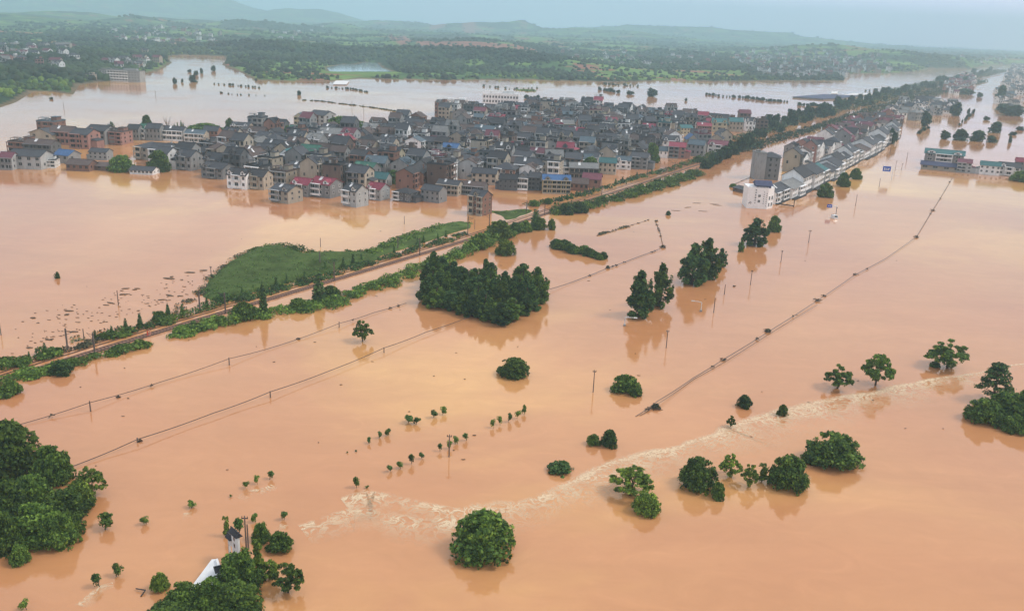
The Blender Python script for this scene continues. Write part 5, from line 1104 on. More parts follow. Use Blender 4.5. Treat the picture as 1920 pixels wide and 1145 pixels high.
HS = dict(
 a=(make_house('village_house', 12, 10.5, 2, balc=[(-.2, .2)], dorm=(-.3,)), 2), b=(make_house('village_house', 10, 11, 3, balc=[(-.5, .1)], b=.3, chim=True, lean=1), 3),
 c=(make_house('village_house', 14, 9.5, 2, wins=D4, b=1.0, side=1, lean=-1), 2), d=(make_house('village_house', 10.5, 11, 3, roof='flat', balc=[(-.15, .5)]), 3),
 e=(make_house('village_house', 9, 11.5, 2, roof='gabley', balc=[(-.5, .5)], b=.4), 2), f=(make_house('village_house', 12, 8.5, 1, wins=D4, b=.8, side=1), 1),
 g=(make_house('village_house', 12, 10.5, 2, roof='hip', balc=[(-.5, -.1)], b=.8, lean=1), 2), h=(make_house('village_house', 16, 9.5, 2, wins=D6, balc=[(-.5, .5)], b=.2, heater=True), 2),
 i=(make_house('village_house', 10, 10, 3, balc=[(-.5, -.12), (.12, .5)], dorm=(0,), b=.2), 3), j=(make_house('village_house', 11.5, 10.5, 2, balc=[(-.5, .05)], dorm=(.3,), b=1.3, heater=True), 2),
 k=(make_house('village_house', 9.5, 9, 1, roof='gable', b=1.6, wins=[(-.25, 1.4), (.25, 1.4)], side=1), 1), l=(make_house('village_house', 9.5, 10.5, 2, roof='flat', balc=[(-.5, .5)], b=.3), 2),
 m=(make_house('village_house', 13, 10.5, 2, balc=[(-.22, .22)], dorm=(-.34, .34), b=.8), 2), n=(make_house('village_house', 11, 12, 2, roof='gabley', wins=[(-.3, 1.4), (.3, 1.4)], b=.9, chim=True), 2),
 o=(make_house('village_house', 16, 11, 3, wins=D6, balc=[(-.5, .5)], dorm=(-.33, .33), b=.1), 3))
HS['r1'] = (make_house('row_house', 20, 13, 2, wins=[(-.42, 2.1), (-.25, 2.1), (-.06, 2.1), (.1, 2.1), (.27, 2.1), (.43, 2.1)], balc=[(-.5, -.2), (.02, .5)], b=1.0, side=1, awning=True, heater=True), 2)
HS['r2'] = (make_house('row_house', 20, 14, 2, wins=[(-.42, 2.0), (-.27, 2.0), (-.1, 2.0), (.1, 2.0), (.27, 2.0), (.42, 2.0)], b=1.4, side=1, awning=True, sh=3.4), 2)
HS['r3'] = (make_house('row_house', 20, 13, 2, wins=[(-.42, 1.2), (-.3, 1.2), (-.18, 1.2), (.1, 1.4), (.26, 1.4), (.42, 1.4)], balc=[(.0, .5)], b=.8, side=1, awning=True), 2)
HS['apt'] = (make_house('apartment_block', 54, 14, 4, roof='flat', wins=[(x, 1.8) for x in np.linspace(-.46, .46, 14)], balc=[(-.3, .2)], b=.4), 4)
HS['sch'] = (make_house('school_building', 46, 10, 3, roof='flat', wins=[(x, 2.0) for x in np.linspace(-.45, .45, 12)], b=.3, parapet=1.2, side=1), 3)
HS['sch2'] = (make_house('school_building', 27, 10, 2, roof='flat', wins=[(x, 2.0) for x in np.linspace(-.42, .42, 7)], b=.3, parapet=1.2, side=1), 2)
HS['tall'] = (make_house('tower_house', 12.5, 13.5, 4, roof='hip', wins=[(-.3, 1.3), (0, 1.3), (.3, .9)], b=.8, side=1, rise=2.4), 4)
HS['arc'] = (make_house('arcade_house', 13, 8, 1, wins=D6, b=.2, sh=2.8), 1)
PROTO_MAT = {PH_W: 'w', PH_R: 'r', PH_T: 't'}
def house(kind, x, y, rz, sc, wall, roof, label=None, cat='house', group=None, trim=None, z=0.0):
    src = HS[kind][0]; root = src.copy(); COL.objects.link(root); root.location = (x, y, z); root.rotation_euler = (0, 0, rz); root.scale = sc if hasattr(sc, '__len__') else (sc, sc, sc)
    mp_ = {PH_W: W[wall], PH_R: T[roof] if roof in T else W[roof], PH_T: W[trim or wall]}
    def rec(s, par):
        for ch in kids(s):
            c = ch.copy(); COL.objects.link(c); c.parent = par
            for i, ms in enumerate(ch.data.materials):
                if ms in mp_: c.material_slots[i].link = 'OBJECT'; c.material_slots[i].material = mp_[ms]
            rec(ch, c)
    rec(src, root); tag(root, label, cat, group); return root
HOUSES = []       # (x, y, radius)
def hh(u, v, wpx, kind, wall, roof, label, rz=-16, trim=None, hs=1.0, cat='house', group=None):
    """house whose front's bottom centre sits at photo pixel (u, v); wpx = width of the front in photo pixels"""
    P = at(u, v); s = scale_at(u, v); src = HS[kind][0]; w0 = {'a': 12, 'b': 10, 'c': 14, 'd': 10.5, 'e': 9, 'f': 12, 'g': 12, 'h': 16, 'i': 10, 'j': 11.5, 'k': 9.5, 'l': 9.5, 'm': 13, 'n': 11, 'o': 16, 'r1': 20, 'r2': 20, 'r3': 20, 'apt': 54, 'sch': 46, 'sch2': 27, 'tall': 12.5, 'arc': 13}[kind]
    d0 = {'a': 10.5, 'b': 11, 'c': 9.5, 'd': 11, 'e': 11.5, 'f': 8.5, 'g': 10.5, 'h': 9.5, 'i': 10, 'j': 10.5, 'k': 9, 'l': 10.5, 'm': 10.5, 'n': 12, 'o': 11, 'r1': 13, 'r2': 14, 'r3': 13, 'apt': 14, 'sch': 10, 'sch2': 10, 'tall': 13.5, 'arc': 8}[kind]
    a = R(rz); view = math.atan2(P[0], P[1]); fore = abs(math.cos(a + view)); w = wpx / s / max(.3, fore); sx = w / w0; sy = min(1.25, max(.75, sx)); dd = d0 * sy / 2
    x = P[0] - math.sin(a) * dd; y = P[1] + math.cos(a) * dd
    HOUSES.append((x, y, max(w, d0 * sy) * .5)); return house(kind, x, y, a, (sx, sy, hs), wall, roof, label, cat, group, trim)
# ---- front row and other houses that can be told apart
hh(444, 354, 34, 'm', 'white', 'charcoal', 'white left half of the double house with small gables at the front shore', hs=.95)
hh(478, 355, 32, 'a', 'beige', 'charcoal', 'beige right half of the double house beside the white half at the shore', hs=.95)
hh(398, 335, 38, 'a', 'grey', 'slate', 'bare grey house standing left of the white and beige double house', hs=.8)
hh(524, 380, 32, 'j', 'beige', 'slate', 'beige grey house with pale balconies in front of the two red roofs', -28, 'pale_grey', .75)
hh(562, 368, 30, 'a', 'grey', 'red', 'left of the two grey houses with crimson roofs at the front shore', -20, 'white', .85)
hh(600, 370, 36, 'j', 'grey', 'red', 'right of the two grey houses with crimson roofs at the front shore', -24, 'white', .85)
hh(655, 387, 25, 'j', 'pale_grey', 'slate', 'narrow pale grey house with white dormer at the water, left of a crimson roof', -34, 'white', .95)
hh(700, 375, 26, 'a', 'pale_grey', 'red', 'crimson roofed house with a pale gable end, right of the narrow pale house', -26, 'white', .8)
hh(752, 378, 30, 'g', 'dark_grey', 'charcoal', 'dark house with bright white shutters at the front shore', -30, 'white', .62)
hh(806, 379, 34, 'c', 'grey', 'slate', 'grey two storey house with pale balcony slabs right of the dark one with shutters', -26, 'pale_grey', .78)
hh(891, 403, 26, 'i', 'brick', 'slate', 'lone tall house with brick dormers and bare side, nearest the railway', -32, 'beige', .88)
hh(838, 366, 40, 'h', 'beige', 'slate', 'long beige house with grey roof behind the shore houses, middle', -18, None, .8)
hh(884, 366, 46, 'h', 'dark_grey', 'brown', 'dark low house behind the lone tall front house', -14, 'grey', .7)
hh(952, 357, 34, 'c', 'dark_grey', 'charcoal', 'dark grey shore house left of the white balcony frame', -8, 'grey', .8)
hh(978, 357, 22, 'e', 'grey', 'slate', 'grey house with white balcony frame of four bays at the shore', -8, 'white', .95)
hh(1000, 357, 22, 'b', 'dark_grey', 'slate', 'dark narrow house between white balcony frame and the blue roofed yellow house', -8, None, .7)
hh(1043, 363, 52, 'o', 'ochre', 'blue', 'ochre yellow house with bright blue roof, white balcony bands and two round dormers', 2, 'beige', .72)
hh(1085, 358, 34, 'f', 'brick', 'brown', 'low brown roofed house right of the blue roofed yellow house', -6)
hh(1108, 352, 34, 'k', 'brick', 'maroon', 'low shed with maroon curved roof edge near the railway', -10)
hh(1138, 327, 32, 'c', 'beige', 'teal', 'beige house with green teal roof beside the big tree near the tracks', -8, None, .95)
hh(1168, 318, 28, 'a', 'white', 'steel', 'white balconied house with steel blue roof right of the teal roofed one', -8, 'white', .8)
hh(1196, 317, 32, 'b', 'grey', 'slate', 'bare grey angled house right of the steel blue roof near the tracks', -18, None, .75)
hh(1268, 297, 30, 'b', 'pink', 'red', 'pinkish three storey house with crimson roof near the tracks', -12, 'grey', .8)
hh(1303, 293, 30, 'c', 'grey', 'steel', 'grey house with blue gable roof right of the pinkish crimson roofed one', -24, None, 1.1)
hh(1345, 287, 38, 'a', 'white', 'maroon', 'white house with maroon roof and wide terraces near the tracks', -24, 'white', .85)
hh(1243, 296, 16, 'k', 'white', 'steel', 'tiny white hut with balcony left of the pinkish crimson roofed house', -8)
hh(265, 327, 40, 'arc', 'white', 'slate', 'low white arcade building with six dark openings between two dark trees', -4, 'white', .7)
hh(146, 321, 38, 'f', 'brick', 'brown', 'low brick house with broken dark brown roof, alone at left', -4, None, .9)
hh(196, 320, 34, 'k', 'brown', 'brown', 'brown roof barely above water, left of the dark tree clump', -4, None, .5)
hh(184, 300, 30, 'c', 'pale_grey', 'slate', 'pale grey house with patchy roof terrace behind the brick one', -4, None, .62)
hh(48, 317, 52, 'c', 'pale_grey', 'slate', 'long white walled two storey house near the left edge', -4, None, .95)
hh(3, 318, 36, 'h', 'pale_grey', 'maroon', 'maroon roofed house cut by the left edge', -2, 'grey', .95)
hh(88, 315, 30, 'l', 'white', 'slate', 'small white angled annex right of the long white walled house', 14, 'white', .6)
hh(116, 306, 24, 'k', 'grey', 'blue', 'little grey house with bright blue roof', -16, None, .95)
hh(34, 286, 30, 'l', 'brick', 'brown', 'brick flat house behind the long white walled one', -6, None, .9)
hh(72, 290, 44, 'h', 'dark_grey', 'brown', 'long dark balconied house behind the little blue roof', -6, None, .9)
hh(88, 256, 30, 'd', 'brick', 'steel', 'tallest far left house with twin steel blue roofs', -4, None, .95)
hh(78, 270, 36, 'n', 'beige', 'slate', 'plain gabled house in front of the tallest far left house', -18, None, .9)
hh(115, 271, 38, 'h', 'pink', 'brown', 'salmon pink long house with three balcony rows, left one', -8, None, 1.2)
hh(150, 279, 30, 'b', 'pink', 'slate', 'salmon pink three storey house in the middle of the left group', -8, None, .9)
hh(180, 271, 32, 'b', 'grey', 'slate', 'grey three storey house between two salmon pink ones', -8, None, .9)
hh(212, 271, 32, 'd', 'pink', 'brown', 'salmon pink house at the right end of the left group', -6, None, .78)
hh(250, 263, 20, 'c', 'grey', 'slate', 'grey house left of the green roofed white one', -4, None, 1.0)
hh(269, 262, 16, 'm', 'white', 'green', 'narrow white house with emerald green roof at the far left shore', -4, 'white', 1.0)
hh(288, 264, 24, 'c', 'grey', 'slate', 'grey house right of the green roofed white one', -4, None, 1.1)
hh(324, 264, 36, 'h', 'pale_grey', 'slate', 'hip roofed house with two long rows of arches, behind the bare tree', -6, 'white', 1.0)
hh(365, 268, 34, 'h', 'beige', 'steel', 'beige balconied house with steel roof before the dark grove', -6, 'white', .9)
hh(395, 266, 26, 'c', 'brick', 'slate', 'brick and grey house at the foot of the dark grove', -6)
hh(300, 310, 34, 'b', 'pale_grey', 'slate', 'pale blue grey house with white gable right of the low arcade', -6, 'white', .9)
hh(345, 312, 28, 'b', 'grey', 'charcoal', 'plain grey tower like house in the left of the village', -10)
hh(272, 300, 32, 'g', 'beige', 'slate', 'house with slate grey hip roof behind the low arcade building', -26)
hh(450, 254, 32, 'o', 'beige', 'slate', 'house with two white columns at the back edge of the village', -6, 'white', .7)
hh(479, 252, 26, 'd', 'grey', 'slate', 'tall grey back edge house with pale rooftop room', -6, None, 1.15)
hh(512, 253, 40, 'h', 'dark_grey', 'charcoal', 'long dark back edge house with a white gable at its end', -8, 'grey', 1.2)
hh(561, 236, 18, 'e', 'yellow', 'steel', 'narrow cream tower house with blue roof alone at the back edge', -2, None, 1.05)
hh(594, 238, 28, 'b', 'pale_grey', 'slate', 'pale house with brick right side, highest at the back edge', -26, 'brick', .95)
hh(938, 204, 68, 'sch', 'white', 'white', 'long cream school building with three window rows behind the village', -2, 'white', 1.4, 'school')
hh(857, 205, 40, 'sch2', 'white', 'white', 'shorter cream school building left of the long one', -4, 'white', 1.15, 'school')
hh(1427, 247, 20, 'd', 'brown', 'brown', 'brown three storey house at the right tip of the village by the water', -2, None, 1.0)
hh(1406, 246, 17, 'm', 'white', 'slate', 'white gabled house left of the brown one at the right tip', -2, 'white', 1.2)
hh(1379, 247, 24, 'c', 'beige', 'teal', 'beige grey house with teal roof near the right tip', -2, None, 1.2)
hh(1348, 247, 26, 'm', 'yellow', 'teal', 'cream house with teal roof and three windows near the right tip', -2, None, 1.1)
hh(1320, 249, 26, 'h', 'pink', 'red', 'pink terraced house with crimson roof left of the teal roofs', -2, None, .9)
hh(1287, 254, 22, 'c', 'yellow', 'teal', 'pale lime house with teal roof and blank left side by the inner water', 12, None, .85)
for i, (u, v, w, k, wl, rf) in enumerate([(1335, 244, 22, 'c', 'grey', 'red'), (1370, 236, 22, 'l', 'brick', 'brown'), (1396, 232, 20, 'b', 'brown', 'maroon')]): hh(u, v, w, k, wl, rf, ['grey house with red roof behind the teal roofs at the right tip', 'flat brick house on the skyline near the right tip', 'tall brown house on the skyline near the right tip'][i], -2)
# right hand houses
hh(1763, 320, 68, 'f', 'beige', 'navy', 'long low beige house with violet blue roof at the right', -25, None, .8)
hh(1768, 306, 66, 'm', 'grey', 'teal', 'long teal roofed house with white gables behind the violet roof', -25, 'white', .9)
hh(1806, 324, 24, 'b', 'pale_grey', 'maroon', 'grey balconied house with purplish roof right of the violet roofed one', -25, None, .68)
hh(1854, 328, 34, 'c', 'white', 'teal', 'white house with teal roof near the right edge', -25, None, .85)
hh(1890, 330, 36, 'a', 'white', 'slate', 'white and grey house between teal and crimson roofs at the right edge', -25, 'white', .85)
hh(1918, 322, 30, 'c', 'grey', 'red', 'crimson roofed house cut by the right edge', -25, None, .9)
dome(ROUND[1], 1915, 342, 44, 22, 'dark tree in front of the houses at the right edge', 10.6, 6.4)
hh(225, 153, 70, 'apt', 'pale_grey', 'concrete', 'long four storey apartment block on the far left shore', -4, 'white', .95, 'apartment block')
hh(168, 153, 12, 'd', 'beige', 'slate', 'small block left of the long apartment block on the far shore', -4, None, .8)
# ---- shop row along the drowned street
hh(1441, 337, 34, 'tall', 'grey', 'slate', 'tall plain grey block with four rows of small windows and dark hip roof', -12, None, 1.0)
tw = empty('stair_tower', (0, 0, 0)); P = at(1423, 337); tw.location = (P[0], P[1] + 5, 0); tag(tw, 'blank grey stair tower joined to the left of the tall plain block', 'tower'); mb = MB(); mb.box(-3, 3, -5, 5, -2, 15.4); mb.build('wall', W['grey'], tw); mb = MB(); mb.box(-3.3, 3.3, -5.3, 5.3, 15.4, 15.8); mb.box(-2.4, -.4, -3, 0, 15.8, 17.0); mb.build('roof', T['concrete'], tw)
row_px = [(1458, 384), (1497, 367), (1519, 356), (1559, 334), (1610, 304), (1660, 275), (1692, 252)]
rgp = np.array([at(u, v)[:2] for u, v in row_px]); rc = np.concatenate([[0], np.cumsum(np.linalg.norm(np.diff(rgp, axis=0), axis=1))])
nrow = int(rc[-1] // 20); rr = rg(31)
roofs_row = ['slate', 'concrete', 'charcoal', 'slate', 'teal', 'slate', 'slate', 'charcoal', 'slate', 'slate', 'charcoal', 'brown', 'slate', 'slate', 'slate', 'charcoal', 'slate', 'slate', 'slate', 'slate', 'slate', 'slate', 'slate']
ROWG = []
for i in range(nrow):
    s = 10 + i * 20.05; x = np.interp(s, rc, rgp[:, 0]); y = np.interp(s, rc, rgp[:, 1]); x2 = np.interp(s + 4, rc, rgp[:, 0]); y2 = np.interp(s + 4, rc, rgp[:, 1]); an = math.atan2(y2 - y, x2 - x)
    nx, ny = math.sin(an), -math.cos(an)      # towards the street
    sc_ = (1.0, rr.uniform(.75, 1.1), rr.uniform(.74, 1.22)); o_s = 6.5 + rr.uniform(-1.2, 1.0); x -= nx * o_s; y -= ny * o_s; ROWG.append((x, y, an))
    house(['r1', 'r2', 'r3'][(i * 2 + i // 3) % 3], x, y, an, sc_, 'white', roofs_row[i], '%s white shop house of the street row counting from the blue roofed corner' % ordn[min(i, 19)], 'shop house', 'white shop houses along the drowned street', 'white'); HOUSES.append((x, y, 11))
fill = []
for row, off in ((1, 21), (2, 37)):
    for i in range(int(rc[-1] / 17)):
        s = 24 + i * 17 + rr.uniform(-2, 2)
        if s > rc[-1] + 60: continue
        j = min(int(s / 20), nrow - 1); x, y, an = ROWG[j]; x = x + math.sin(-an) * 0 ; dx_, dy_ = math.cos(an), math.sin(an); s0 = s - (10 + j * 20.05); x += dx_ * s0 - math.sin(an) * off; y += dy_ * s0 + math.cos(an) * off
        if row == 2 and (i < 3 or rr.random() < .35): continue
        u_, v_ = px_of((x, y, 0))
        if u_ < 1478: continue
        fill.append((x, y, an + (math.pi / 2 if rr.random() < .4 else 0) + rr.uniform(-.1, .1) , rr.choice('acegmjnbf'), rr.choice(['white', 'white', 'grey', 'beige', 'pale_grey', 'pink']), rr.choice(['slate', 'charcoal', 'slate', 'brown', 'charcoal', 'maroon']), 's'))
# white corner building with its blue roof and black vertical writing
P1 = at(1399, 390); P2 = at(1437, 392); P3 = at(1456, 384); ax = math.atan2(P2[1] - P1[1], P2[0] - P1[0]); wd = np.linalg.norm(P2 - P1)
root = empty('corner_building', tuple(P1), ax); tag(root, 'white corner building with blue roof and black writing down its wall', 'building'); Hc = topz(1402, 391, 1402, 352)
mb = MB(); mb.prism([(0, 0, -2), (wd, 0, -2), (wd + 3.6, 4.0, -2), (wd + 2.4, 12, -2), (0, 12, -2)], (0, 0, Hc + 2)); mb.build('wall', M_WHITE, root)
mb = MB(); mb.box(4.2, wd + 1.2, .9, 9.5, Hc + .002, Hc + 1.1); mb.prism([(3.6, .4, Hc + 1.1), (3.6, 10, Hc + 1.1), (3.6, 5.2, Hc + 3.0)], (wd - 1.6, 0, 0)); mb.build('roof', T['navy'], root)
mb = MB()
for k in range(14): mb.box(.1 + k * (wd / 14), .1 + (k + .55) * (wd / 14), -.02, .3, Hc, Hc + .5)
mb.build('parapet', M_WHITE, root)
M_INK = noisy('black_paint', (.02, .02, .022), .7, .1, 2.0); rr2 = rg(8); mb = MB()
def glyph(x, z, s):
    for q in range(4):
        if rr2.random() < .55: zz = z + s * (.15 + .22 * q); mb.box(x, x + s * rr2.uniform(.6, 1), -.04, -.02, zz, zz + s * .13)
    for q in range(2): xx = x + s * (.2 + .4 * q); mb.box(xx, xx + s * .13, -.055, -.041, z, z + s)
for k in range(6): glyph(wd * .36, Hc * .86 - k * 1.25, .75)
for k in range(6): glyph(wd * .78, Hc * .78 - k * 1.1, .55)
for k in range(7): glyph(wd * .92, Hc * .72 - k * 1.0, .5)
for k in range(5): mb.tube([(wd * .08 + k * .28, -.05, 2.2 + .55 * (k % 3)), (wd * .08 + .5 + k * .26, -.05, 3.0 - .4 * (k % 2))], .1, 4)
mb.build('lettering', M_INK, root)
for z in (Hc * .36, Hc * .62): add_win(root, wd * .58, 0, z, 1.1, 1.2)
for k in range(2):
    for j in range(2):
        add_win(root, wd + 1.0 + j * 1.7, 1.1 + j * 1.9, 2.0 + k * 3.2, 1.2, 1.7, math.atan2(4.0, 3.6))
for w__ in root.children:
    if w__.name.startswith('window'): w__.material_slots[0].link = 'OBJECT'; w__.material_slots[0].material = M_WHITE
HOUSES.append((P1[0] + wd / 2, P1[1] + 5, 9))
# ---- the dense village behind: rows of houses
VILL = gpoly([(262, 304), (300, 290), (350, 288), (436, 284), (440, 258), (530, 258), (560, 252), (600, 246), (640, 250), (700, 241), (745, 238), (805, 240), (858, 250), (890, 238), (858, 229), (816, 220), (818, 213), (842, 209), (900, 211), (975, 209), (1010, 203), (1060, 201), (1112, 203), (1150, 213), (1200, 214), (1260, 221),
        (1330, 228), (1400, 238), (1420, 246), (1340, 248), (1290, 252), (1262, 262), (1235, 272), (1262, 274), (1340, 268), (1365, 272), (1362, 284), (1310, 288), (1262, 292), (1220, 306), (1180, 312), (1150, 322), (1110, 330), (1075, 345), (1020, 352), (940, 350), (905, 352), (850, 356), (800, 362), (740, 352), (690, 362), (620, 360), (560, 356), (500, 350), (470, 340), (430, 336), (385, 326), (350, 322), (325, 326), (290, 300)])
rv = rg(77); a0 = R(-13); e1 = np.array([math.cos(a0), math.sin(a0)]); e2 = np.array([-math.sin(a0), math.cos(a0)]); cand = []
for r_i in range(-60, 60):
    s = -520 + rv.uniform(0, 10)
    while s < 620:
        s += rv.choice([12.2, 13.2, 14.2, 15.5, 17.5, 21]); o2 = r_i * 14.4 + rv.uniform(-2.2, 2.2); p = np.array([0, 650]) + e1 * s + e2 * o2; cand.append((p[0], p[1]))
ca_ = np.array(cand); okv = inside(ca_[:, 0], ca_[:, 1], VILL); ca_ = ca_[okv]
TREES_V = [(228, 324, 50, 34), (298, 324, 46, 42), (385, 252, 76, 22), (431, 250, 20, 28), (640, 250, 60, 32), (672, 250, 46, 24), (541, 262, 22, 26), (642, 330, 48, 26), (737, 346, 34, 28), (1222, 306, 30, 38), (1106, 328, 38, 34), (1076, 216, 22, 16), (1040, 275, 30, 13), (1022, 334, 20, 16), (820, 300, 18, 10), (1143, 212, 12, 8), (276, 240, 20, 24), (1310, 305, 30, 12), (1262, 262, 16, 6), (1297, 261, 14, 6)]
tv_g = [(at(u, v)[0], at(u, v)[1], w / scale_at(u, v) * .45) for u, v, w, h in TREES_V]
for x, y in ca_:
    if any(math.hypot(x - a, y - b_) < c + 6.5 for a, b_, c in HOUSES) or any(math.hypot(x - a, y - b_ - 3) < c + 4 for a, b_, c in tv_g): continue
    q = rv.random(); wall = rv.choices(['grey', 'dark_grey', 'beige', 'brick', 'pale_grey', 'white', 'pink', 'yellow', 'brown'], [27, 12, 18, 10, 12, 10, 2, 1, 11])[0]; roof = rv.choices(['slate', 'charcoal', 'brown', 'steel', 'concrete', 'maroon', 'red', 'teal'], [40, 25, 23, 2, 7, 2, 1, 0])[0]
    u_, v_ = px_of((x, y, 0)); base = -15 if u_ < 1000 else rv.choice([-18, -12, 8]); ang_ = R(base + rv.uniform(-7, 7) + (90 if rv.random() < .15 else 0))
    fill.append((x, y, ang_, rv.choices('abcdefghijklmn', [8, 12, 5, 15, 7, 3, 6, 7, 11, 8, 4, 13, 7, 6])[0], wall, roof, 'v'))
# coloured roofs seen in the photograph: the nearest house takes the colour
HINT = [(925, 240, 'red'), (960, 240, 'red'), (960, 292, 'red'), (803, 312, 'maroon'), (1014, 304, 'maroon'), (1105, 246, 'red'), (1145, 246, 'red'), (1090, 262, 'red'), (1058, 294, 'red'), (1246, 234, 'red'), (1305, 236, 'red'), (1052, 262, 'red'), (600, 248, 'maroon'), (955, 256, 'steel'), (1135, 236, 'teal'),
        (1272, 262, 'teal'), (606, 308, 'green'), (665, 332, 'green'), (560, 262, 'green'), (775, 292, 'steel'), (845, 300, 'blue'), (1112, 294, 'steel'), (1205, 228, 'blue'), (1290, 280, 'blue'), (560, 312, 'teal'), (700, 345, 'teal'), (870, 300, 'steel'), (900, 262, 'steel'), (1115, 208, 'red'), (840, 280, 'maroon')]
fill = [list(f) for f in fill]
for u, v, c in HINT:
    g_ = at(u, v)[:2]; j = min(range(len(fill)), key=lambda i: (fill[i][0] - g_[0]) ** 2 + (fill[i][1] - g_[1]) ** 2); fill[j][5] = c
# second settlement beyond, at the right edge, and the far right cluster by the belt
def cluster(poly, sp, seed, walls, roofs, kinds='acfgjkmn', tagc='r'):
    q = rg(seed); g = gpoly(poly); xs = [p[0] for p in g]; ys = [p[1] for p in g]; y = min(ys)
    while y < max(ys):
        x = min(xs) + q.uniform(0, sp)
        while x < max(xs):
            xx, yy = x + q.uniform(-3, 3), y + q.uniform(-3, 3)
            if inside(np.array([xx]), np.array([yy]), g)[0] and not any(math.hypot(xx - a, yy - b_) < c + 6 for a, b_, c in HOUSES): fill.append([xx, yy, R(q.uniform(-30, 30)), q.choice(kinds), q.choice(walls), q.choice(roofs), tagc])
            x += sp * q.uniform(.8, 1.4)
        y += sp * 1.1
cluster([(1660, 222), (1700, 228), (1758, 222), (1785, 212), (1790, 200), (1745, 194), (1700, 194), (1665, 206)], 20, 5, ['white', 'white', 'pale_grey', 'grey', 'white'], ['slate', 'charcoal', 'concrete', 'slate'], tagc='q')
cluster([(1555, 262), (1585, 268), (1640, 250), (1690, 236), (1670, 222), (1620, 226), (1570, 244)], 17, 6, ['brick', 'grey', 'beige', 'white', 'brown'], ['slate', 'charcoal', 'brown', 'maroon'], tagc='s')
cluster([(1868, 210), (1925, 214), (1990, 190), (1990, 122), (1900, 118), (1884, 150), (1870, 180)], 34, 7, ['white', 'white', 'pale_grey', 'white'], ['slate', 'steel', 'slate', 'charcoal'], tagc='e')
cluster([(1770, 176), (1812, 180), (1830, 150), (1810, 140), (1780, 152)], 24, 8, ['white', 'pink', 'white'], ['slate', 'maroon', 'concrete'], tagc='q')
# ---- labels that single each out
LM = {'v': [('the blue roofed ochre house', (1043, 355)), ('the two crimson roofs', (585, 360)), ('the long cream school', (938, 207)), ('the lone tall front house', (891, 395)), ('the white beige double house', (460, 350)), ('the cream tower house', (561, 240)), ('the trackside teal roof', (1138, 322)), ('the low white arcade', (265, 322)), ('the brown tip house', (1427, 247)), ('the dark back edge house', (512, 253)), ('the pinkish trackside house', (1268, 297))],
      's': [('the tall plain block', (1441, 337)), ('the white corner building', (1430, 388)), ('the tallest roadside tree', (1735, 235))], 'q': [('the belt beyond the village', (1650, 200))], 'e': [('the right edge hedge', (1890, 215))]}
WW = dict(grey='grey', pale_grey='pale grey', dark_grey='dark grey', beige='beige', brick='brick', pink='pink', white='white', yellow='cream', brown='brown')
TW = dict(slate='slate', charcoal='charcoal', brown='brown', red='crimson', maroon='maroon', blue='blue', teal='teal', green='green', steel='steel', concrete='concrete', navy='navy')
NW = {1: 'low', 2: 'two storey', 3: 'three storey', 4: 'four storey'}
def osuf(n): return ordn[n] if n < 20 else '%d%s' % (n + 1, {1: 'st', 2: 'nd', 3: 'rd'}.get((n + 1) % 10, 'th') if (n + 1) % 100 not in (11, 12, 13) else 'th')
MAXI = 232
fill.sort(key=lambda f: math.hypot(f[0], f[1])); ind = fill[:MAXI]; rest = fill[MAXI:]
groups_ = {}
for f in ind:
    u_, v_ = px_of((f[0], f[1], 0)); lm = min(LM[f[6]], key=lambda L_: math.hypot(u_ - L_[1][0], (v_ - L_[1][1]) * 2.5)); du, dv = u_ - lm[1][0], (v_ - lm[1][1]) * 2.2
    dr = ('right of' if du > 0 else 'left of') if abs(du) > abs(dv) else ('in front of' if dv > 0 else 'behind'); key = ('%s %s house, %s roof' % (NW[HS[f[3]][1]], WW[f[4]], TW[f[5]]), dr, lm[0]); groups_.setdefault(key, []).append((math.hypot(du, dv), f))
for key, lst in groups_.items():
    lst.sort(key=lambda q: q[0])
    for i, (_, f) in enumerate(lst):
        lb = '%s, %s%s %s' % (key[0], '' if len(lst) == 1 else osuf(i) + ' ', key[1], key[2]); sc_ = (rv.uniform(.80, 1.02), rv.uniform(.80, 1.0), rv.uniform(.82, 1.28)); house(f[3], f[0], f[1], f[2], sc_, f[4], f[5], lb, 'house', 'houses of the flooded village' if f[6] == 'v' else 'houses behind the shop row', rv.choice([None, None, 'white', 'pale_grey', 'dark_grey']))
# the far remainder: one mass
def flat_parts(src, M=Matrix.Identity(4)):
    out = []
    for ch in kids(src):
        Mc = M @ Matrix.LocRotScale(ch.location, ch.rotation_euler, ch.scale); me = ch.data; out.append((np.array([tuple(Mc @ v.co) for v in me.vertices]), [tuple(p.vertices) for p in me.polygons], [me.materials[p.material_index] for p in me.polygons])); out += flat_parts(ch, Mc)
    return out
PAL = list(W.values()) + list(T.values()) + [M_GLASS, M_WHITE]; PI_ = {m_.name: i for i, m_ in enumerate(PAL)}; FP = {}
def mass(name, items):
    mbm = MB()
    for (x, y, rz, kind, wall, roof, _g, *z) in items:
        if kind not in FP: FP[kind] = flat_parts(HS[kind][0])
        c, s = math.cos(rz), math.sin(rz); mp_ = {PH_W: W[wall], PH_R: T.get(roof) or W[roof], PH_T: W[rv.choice([wall, wall, 'white', 'pale_grey', 'dark_grey'])]}; sc_ = (rv.uniform(.80, 1.02), rv.uniform(.80, 1.0), rv.uniform(.82, 1.25)); zz = z[0] if z else 0.0
        for V, F_, ms in FP[kind]:
            n0 = len(mbm.v); X_ = V[:, 0] * sc_[0]; Y_ = V[:, 1] * sc_[1]; mbm.v += list(zip((X_ * c - Y_ * s + x).tolist(), (X_ * s + Y_ * c + y).tolist(), (V[:, 2] * sc_[2] + zz).tolist())); mbm.f += [tuple(n0 + i for i in f) for f in F_]; mbm.m += [PI_.get(mp_.get(m_, m_).name, 0) for m_ in ms]
    tag(mbm.build(name, PAL), None, None, None, 'stuff')
mass('remaining_far_houses', rest)
